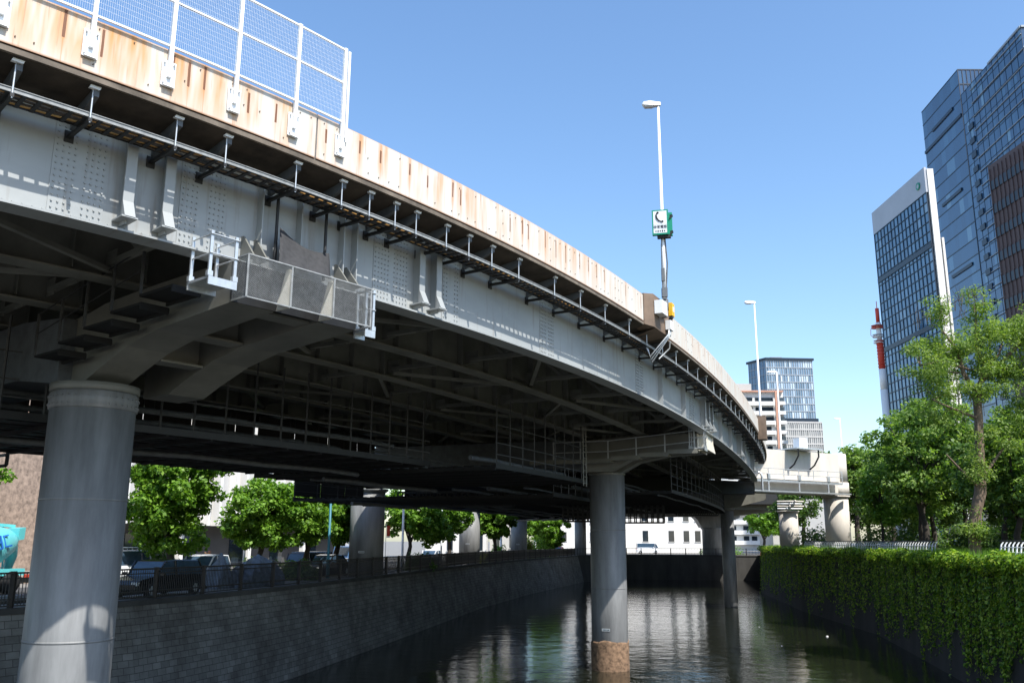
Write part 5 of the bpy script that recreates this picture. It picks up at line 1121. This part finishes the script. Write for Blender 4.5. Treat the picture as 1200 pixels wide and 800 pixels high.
# ------------------------------------------------------------------ vehicles
def frame(x, y, hd): f = Vector((math.sin(hd), math.cos(hd), 0)); return Vector((x, y, GROUND + .005)), f, Vector((f.y, -f.x, 0))
def car(label, x, y, hd, body, L=4.4, W=1.72, H=1.45, kind='sedan', rack=False, glass='bglass', name='parked_car'):
    o, f, s = frame(x, y, hd); t = thing(name, label, 'car', o, 'vehicles on the left bank street')
    P = lambda a, b, z: o + f * a + s * b + Zv * z; h = L / 2
    low = H * .58
    mb = MB(); rings = []
    for a, z0, z1, w in ((-h, .35, low * .8, .82), (-h + .12, .25, low * .97, .95), (-h + .7, .2, low, 1), (0, .2, low, 1), (h - 1.1, .2, low * .97, 1), (h - .25, .24, low * .82, .95), (h, .36, low * .62, .8)):
        w *= W / 2; rings.append([P(a, -w, z0), P(a, w, z0), P(a, w * 1.0, z0 + (z1 - z0) * .6), P(a, w * .9, z1), P(a, -w * .9, z1), P(a, -w, z0 + (z1 - z0) * .6)])
    mb.loft(rings, True, False)
    if kind == 'sedan': prof = [(-h + .45, low - .02), (-h + 1.15, H - .06), (-.2, H), (.45, H - .08), (h - 1.15, low - .02)]
    elif kind == 'suv': prof = [(-h + .1, low - .02), (-h + .45, H - .05), (-.2, H), (.55, H - .06), (h - 1.2, low - .02)]
    else: prof = [(-h + .05, low - .02), (-h + .15, H), (h - 1.0, H), (h - .75, H - .12), (h - .3, low - .02)]
    # roof and pillars
    top = [p for p in prof if p[1] > H - .2]; wr = W / 2 * .78
    mb.loft([[P(a, -wr, z - .05), P(a, wr, z - .05), P(a, wr * .93, z), P(a, -wr * .93, z)] for a, z in top])
    for sg in (-1, 1):
        for (a, z), (c, d) in zip(prof, prof[1:]):
            if abs(z - d) > .2: mb.bar(P(a, sg * W / 2 * .9, z), P(c, sg * wr, d - .02), .07, .05)
        mid = prof[len(prof) // 2][0]; mb.bar(P(mid, sg * W / 2 * .9, low), P(mid, sg * wr, H - .04), .09, .05)
    mb.build('body', M[body], t)
    mb = MB(); bw = W / 2 * .88; iw = wr * .97
    mb.loft([[P(a, -(bw if z < low else iw), z - .03), P(a, (bw if z < low else iw), z - .03), P(a, (bw if z < low else iw) * .99, min(z, low - .05) - .02), P(a, -(bw if z < low else iw) * .99, min(z, low - .05) - .02)] for a, z in prof]); mb.build('windows', M[glass], t)
    for a in (-h + .8, h - .85):
        for sg in (-1, 1):
            mb = MB(); c = P(a, sg * (W / 2 - .1), .31); mb.lathe(c, [(.2, -.11), (.31, -.1), (.31, .1), (.2, .11)], 18, s); w = mb.build('wheel', M['tyre'], t)
            mb = MB(); mb.lathe(c, [(.19, -.115), (.19, .115)], 12, s); mb.build('rim', M['galv'], w)
    for sg in (-1, 1):
        mb = MB(); mb.box(P(h - .1, sg * W * .34, low * .66), (.32, .16, .14), (s, f, Zv)); mb.build('headlight', M['lampglass'], t)
        mb = MB(); mb.box(P(-h + .05, sg * W * .37, low * .72), (.2, .12, .2), (s, f, Zv)); mb.build('tail_light', M['red'], t)
        mb = MB(); mb.box(P(h - 1.35, sg * (W / 2 + .08), low + .06), (.2, .12, .14), (s, f, Zv)); mb.build('mirror', M[body], t)
    if rack:
        mb = MB()
        for sg in (-1, 1): mb.bar(P(-h + .6, sg * wr * .9, H + .12), P(.5, sg * wr * .9, H + .12), .05, .05)
        for i in range(6): a = -h + .7 + i * .38; mb.bar(P(a, -wr, H + .14), P(a, wr, H + .14), .05, .04); mb.bar(P(a, wr * .9, H), P(a, wr * .9, H + .12), .04, .04); mb.bar(P(a, -wr * .9, H), P(a, -wr * .9, H + .12), .04, .04)
        mb.build('roof_rack', M['galv'], t)
    return t
back = math.atan2(.29, .957) + math.pi
car('black estate car parked just behind the railing right of the nearest column', -15.6, 40.6, back, 'cark', 4.6, 1.78, 1.56, 'suv')
car('white van with a roof rack parked behind the black car', -21.0, 48.0, back, 'carw', 4.6, 1.75, 1.85, 'van', True)
car('white sedan facing the camera beside the tarpaulin heap', -17.0, 50.6, back - .25, 'carw', 4.5, 1.74, 1.62, 'suv')
car('dark car with a pale roof beneath the teal pole', -12.9, 64, back, 'cark', 4.4, 1.72, 1.46)
car('black minivan just left of the teal pole', -14.8, 67, back, 'cark', 4.6, 1.75, 1.6, 'van')
car('white car glimpsed between the first and second bank columns', -8.4, 96, back, 'carw', 4.3, 1.7, 1.5)
car('red car beyond the third bank column', 8.2, 160, back, 'red', 4.2, 1.7, 1.5, name='red_car')
car('grey van parked in front of the far white building', 28.4, 190, math.pi / 2, 'carw', 4.8, 1.9, 2.1, 'van')
# small blue and white box truck
o, f, s = frame(-12.6, 73.5, back + .2); t = thing('small_truck', 'small blue and white truck beside the wide quay column', 'truck', o, 'vehicles on the left bank street'); P = lambda a, b, z: o + f * a + s * b + Zv * z
mb = MB(); mb.loft([[P(a, -.82, .4), P(a, .82, .4), P(a, .82, z), P(a, -.82, z)] for a, z in ((.6, 1.95), (1.5, 1.95), (1.75, 1.3), (1.85, .6))]); mb.build('cab', M['carb'], t)
mb = MB(); mb.loft([[P(1.53, -.72, 1.88), P(1.53, .72, 1.88), P(1.8, .75, 1.28), P(1.8, -.75, 1.28)], [P(1.56, -.72, 1.9), P(1.56, .72, 1.9), P(1.83, .75, 1.3), P(1.83, -.75, 1.3)]]); mb.build('windscreen', M['glass'], t)
mb = MB(); mb.box(P(-.8, 0, 1.35), (1.7, 2.6, 1.5), (s, f, Zv)); mb.build('box_body', M['carw'], t)
mb = MB(); mb.box(P(1.84, 0, .95), (1.5, .05, .26), (s, f, Zv)); mb.build('grille', M['carw'], t)
for a in (-1.3, 1.1):
    for sg in (-1, 1): mb = MB(); mb.lathe(P(a, sg * .74, .32), [(.2, -.1), (.32, -.09), (.32, .09), (.2, .1)], 16, s); mb.build('wheel', M['tyre'], t)
# concrete mixer truck
o, f, s = frame(-24.4, 39.0, back); t = thing('mixer_truck', 'turquoise concrete mixer truck cut by the left edge, its ladder and chute showing', 'truck', o); P = lambda a, b, z: o + f * a + s * b + Zv * z
mb = MB(); mb.lathe(P(-1.75, 0, 1.95), [(.32, -2.1), (.62, -1.7), (1.02, -.6), (1.14, .3), (1.0, 1.2), (.55, 1.9), (.2, 2.0)], 28, f + Zv * -.2); dr = mb.build('drum', M['teal'], t)
ax = (f - Zv * .2).normalized()
# blue lettering wrapped on the drum side, partly cut off as in the photograph
for k, bars_ in ((0, ((0, .28, .42, .07), (0, 0, .36, .07), (0, -.28, .46, .07), (-.2, 0, .07, .6))), (1, ((0, .25, .34, .07), (.12, 0, .07, .5), (-.1, -.24, .3, .07)))):
    mb = MB()
    for dx, dz, w, h in bars_:
        c = P(-1.95 - k * .62 + 0, 0, 2.0 + .12 * k) + s * .0; rr = 1.12 - .16 * k; ang = R(12) + dz / rr; up = (Zv - ax * ax.dot(Zv)).normalized(); rad = (-s * math.cos(ang) + up * math.sin(ang)); mb.box(c + rad * rr + ax * dx, (w, .05, h), (ax, rad, ax.cross(rad)))
    mb.build('lettering', M['bluemark'], dr)
mb = MB(); mb.box(P(-.6, 0, .85), (.9, 6.6, .25), (s, f, Zv)); mb.box(P(-.6, .95, .95), (.25, 6.0, .3), (s, f, Zv)); mb.box(P(-.6, -.95, .95), (.25, 6.0, .3), (s, f, Zv)); mb.build('chassis', M['teal'], t)
mb = MB(); mb.loft([[P(a, -1.1, z0), P(a, 1.1, z0), P(a, 1.1, z1), P(a, -1.1, z1)] for a, z0, z1 in ((1.5, .6, 2.5), (2.9, .5, 2.5), (3.2, .5, 1.5), (3.3, .5, 1.0))]); mb.build('cab', M['carw'], t)
mb = MB(); mb.box(P(3.08, 0, 1.95), (1.9, .06, .8), (s, (f + Zv * .3).normalized(), (Zv - f * .3).normalized())); mb.build('windscreen', M['glass'], t)
mb = MB(); mb.loft([[P(a, -w, z0), P(a, w, z0), P(a, w * 1.1, z1), P(a, -w * 1.1, z1)] for a, w, z0, z1 in ((-3.75, .32, 2.35, 2.9), (-4.15, .28, 2.4, 2.95))]); mb.bar(P(-1.6, .5, 3.15), P(-4.15, .4, 3.0), .16, .14); mb.build('hopper', M['teal'], t)
mb = MB(); mb.path([P(-3.7, 0, 2.2), P(-4.1, .3, 1.7), P(-4.35, .7, 1.1)], [.3, .26, .2], 8); mb.build('chute', M['teal'], t)
mb = MB()
for b in (.55, 1.0): mb.path([P(-3.9, b, .9), P(-3.85, b, 2.4), P(-3.6, b, 3.1)], .04, 6)
for i in range(6): mb.bar(P(-3.88, .55, 1.1 + i * .32), P(-3.88, 1.0, 1.1 + i * .32), .05, .05)
mb.path([P(-4.2, .9, 1.9), P(-4.55, .9, 1.95), P(-4.55, .9, 2.6), P(-4.2, .9, 2.7)], .03, 6); mb.build('ladder', M['teal'], t)
mb = MB(); mb.box(P(-3.95, 0, .55), (2.2, .12, .2), (s, f, Zv)); mb.build('bumper', M['dark'], t)
for sg in (-1, 1): mb = MB(); mb.box(P(-4.02, sg * .85, .75), (.3, .08, .16), (s, f, Zv)); mb.build('tail_light', M['red'], t)
for a in (-2.9, -1.7, 2.2):
    for sg in (-1, 1): mb = MB(); mb.lathe(P(a, sg * .95, .5), [(.3, -.16), (.5, -.14), (.5, .14), (.3, .16)], 20, s); mb.build('wheel', M['tyre'], t)
# tarpaulin heap and a small moped under a cover
def heap(name, label, pts, mat, at):
    mb = MB(); n = 22; m = 10; k0 = 0; cx, cy, rx, ry, h = pts
    for j in range(m + 1):
        for i in range(n):
            a = 2 * math.pi * i / n; q = j / m; r = math.cos(q * 1.5); w = 1 + .16 * math.sin(a * 3 + q * 5) + .1 * math.sin(a * 7 + 1 + q * 9); z = h * math.sin(q * math.pi / 2) * (1 + .18 * math.sin(a * 2 + q * 4)); p = Vector((rx * r * w * math.cos(a), ry * r * w * math.sin(a), 0)); p = sd * p.x + sn_ * p.y; mb.v.append((cx + p.x, cy + p.y, GROUND + z))
    for j in range(m):
        for i in range(n): mb.face((j * n + i, j * n + (i + 1) % n, (j + 1) * n + (i + 1) % n, (j + 1) * n + i))
    mb.face([m * n + i for i in range(n)]); tag(mb.build(name, M[mat], None, at), label, 'heap')
heap('tarpaulin_heap', 'crumpled blue-grey tarpaulin heap behind the railing', (-13.7, 49.5, 2.2, .9, 1.42), 'tarp', (-13.7, 49.5, GROUND))
heap('covered_bundle', 'small pale blue covered bundle against the white sedan', (-15.0, 47.3, .7, .6, 1.5), 'tarp', (-15.0, 47.3, GROUND))
# poles, cones, small things
def pole(label, x, y, z0, z1, r, mat, arm=None):
    t = thing('street_pole', label, 'pole', (x, y, z0)); mb = MB(); mb.lathe((x, y, 0), [(r * 1.3, z0), (r * 1.2, z0 + 1.2), (r, z0 + 1.25), (r * .8, z1)], 10); mb.build('post', M[mat], t)
    if arm: mb = MB(); mb.path([(x, y, z1 - .1), (x + arm * .4, y, z1 + .25), (x + arm, y, z1 + .3)], r * .5, 6); mb.build('arm', M[mat], t)
pole('teal street pole left of the wide quay column', -12.0, 60, GROUND, 4.2, .09, 'teald', 1.2)
pole('white street pole right of the wide quay column', -8.7, 73, GROUND, 3.6, .10, 'white', .9)
pole('grey street pole in the foliage of the second plane tree', -18.4, 63, GROUND, 3.2, .09, 'galv')
pole('slim grey pole between the shrubs left of the second bank column', -6.6, 86, GROUND, 3.2, .08, 'galv')
pole('white pole right of the second bank column', -1.3, 116, GROUND, 4.4, .14, 'white')
pole('thin pale pole among the trees beyond the third bank column', 6.7, 146, GROUND, 4.2, .1, 'white')
bg = thing('banner_sign', 'small red banner with a white lower edge beside the wide quay column', 'banner', (-9.7, 71, GROUND)); mb = MB(); mb.box((-9.6, 71, .75), (.26, .03, .8)); mb.build('cloth', M['red'], bg); mb = MB(); mb.box((-9.6, 71, .29), (.26, .035, .1)); mb.build('edge', M['white'], bg); mb = MB(); mb.tube((-9.78, 71, GROUND), (-9.78, 71, 1.3), .025, 6); mb.build('pole', M['white'], bg)
def cone(label, x, y):
    t = thing('traffic_cone', label, 'cone', (x, y, GROUND), 'orange cones on the far quay'); mb = MB(); mb.lathe((x, y, GROUND), [(.42, .03), (.36, .06), (.16, 1.1), (.05, 1.15)], 14); mb.box((x, y, GROUND + .02), (1.0, 1.0, .04)); mb.build('body', M['orange'], t); mb = MB(); mb.lathe((x, y, GROUND), [(.285, .5), (.225, .78)], 14); mb.build('stripe', M['white'], t)
cone('orange traffic cone in front of the tree on the far quay', 47.2, 172)
for (x, y, r, lab) in ((24.6 - 2.2, 66, .10, 'white scrap of foam floating off the ivy wall'), (19.5, 73, .05, 'tiny white fleck floating near the middle of the canal'), (17.4, 60, .05, 'tiny pale fleck floating in front of the far reflection'), (14.0, 82, .06, 'small floating scrap near the slim column')):
    mb = MB(); mb.lathe((x, y, WATER), [(.01, -.02), (r, .0), (r * .8, r * .4), (r * .2, r * .55)], 9); tag(mb.build('floating_litter', M['litter'], None, (x, y, WATER)), lab, 'litter', 'litter floating on the canal')

# ------------------------------------------------------------------ light, sky, camera
w = bpy.data.worlds.new('World'); SC.world = w; w.use_nodes = True; nt = w.node_tree; bgd = nt.nodes['Background']
sky = nt.nodes.new('ShaderNodeTexSky'); sky.sky_type = 'NISHITA'; sky.sun_disc = False; sky.sun_elevation = R(SUN_EL); sky.sun_rotation = R(SUN_AZ); sky.air_density = 1.15; sky.dust_density = 1.0; sky.ozone_density = 3.0
hs = nt.nodes.new('ShaderNodeHueSaturation'); hs.inputs['Saturation'].default_value = 1.10; nt.links.new(sky.outputs[0], hs.inputs['Color']); nt.links.new(hs.outputs[0], bgd.inputs[0]); bgd.inputs[1].default_value = .15
sl = bpy.data.lights.new('sun', 'SUN'); sl.energy = 4.2; sl.angle = R(.53); sl.color = (1, .965, .905); so_ = bpy.data.objects.new('sun', sl); COL.objects.link(so_)
sv = Vector((math.sin(R(SUN_AZ)) * math.cos(R(SUN_EL)), math.cos(R(SUN_AZ)) * math.cos(R(SUN_EL)), math.sin(R(SUN_EL)))); so_.rotation_mode = 'QUATERNION'; so_.rotation_quaternion = sv.to_track_quat('Z', 'Y'); so_.location = (20, -40, 60)
cam = bpy.data.cameras.new('camera'); co_ = bpy.data.objects.new('camera', cam); COL.objects.link(co_); cam.sensor_width = 36; cam.lens = 36 * 1041.87 / 1200; cam.clip_end = 6000; cam.clip_start = .1
co_.matrix_world = Matrix.Rotation(math.pi / 2 + .2207, 4, 'X') @ Matrix.Rotation(.00366, 4, 'Z'); SC.camera = co_
vs = SC.view_settings; vs.view_transform = 'Standard'; vs.look = 'None'; vs.gamma = 1; vs.use_curve_mapping = False; vs.exposure = .76
cy_ = SC.cycles; cy_.use_adaptive_sampling = False; cy_.use_denoising = True; cy_.max_bounces = 8; cy_.diffuse_bounces = 2; cy_.glossy_bounces = 4; cy_.transmission_bounces = 4; cy_.caustics_reflective = True; cy_.sample_clamp_indirect = 8; cy_.blur_glossy = .5
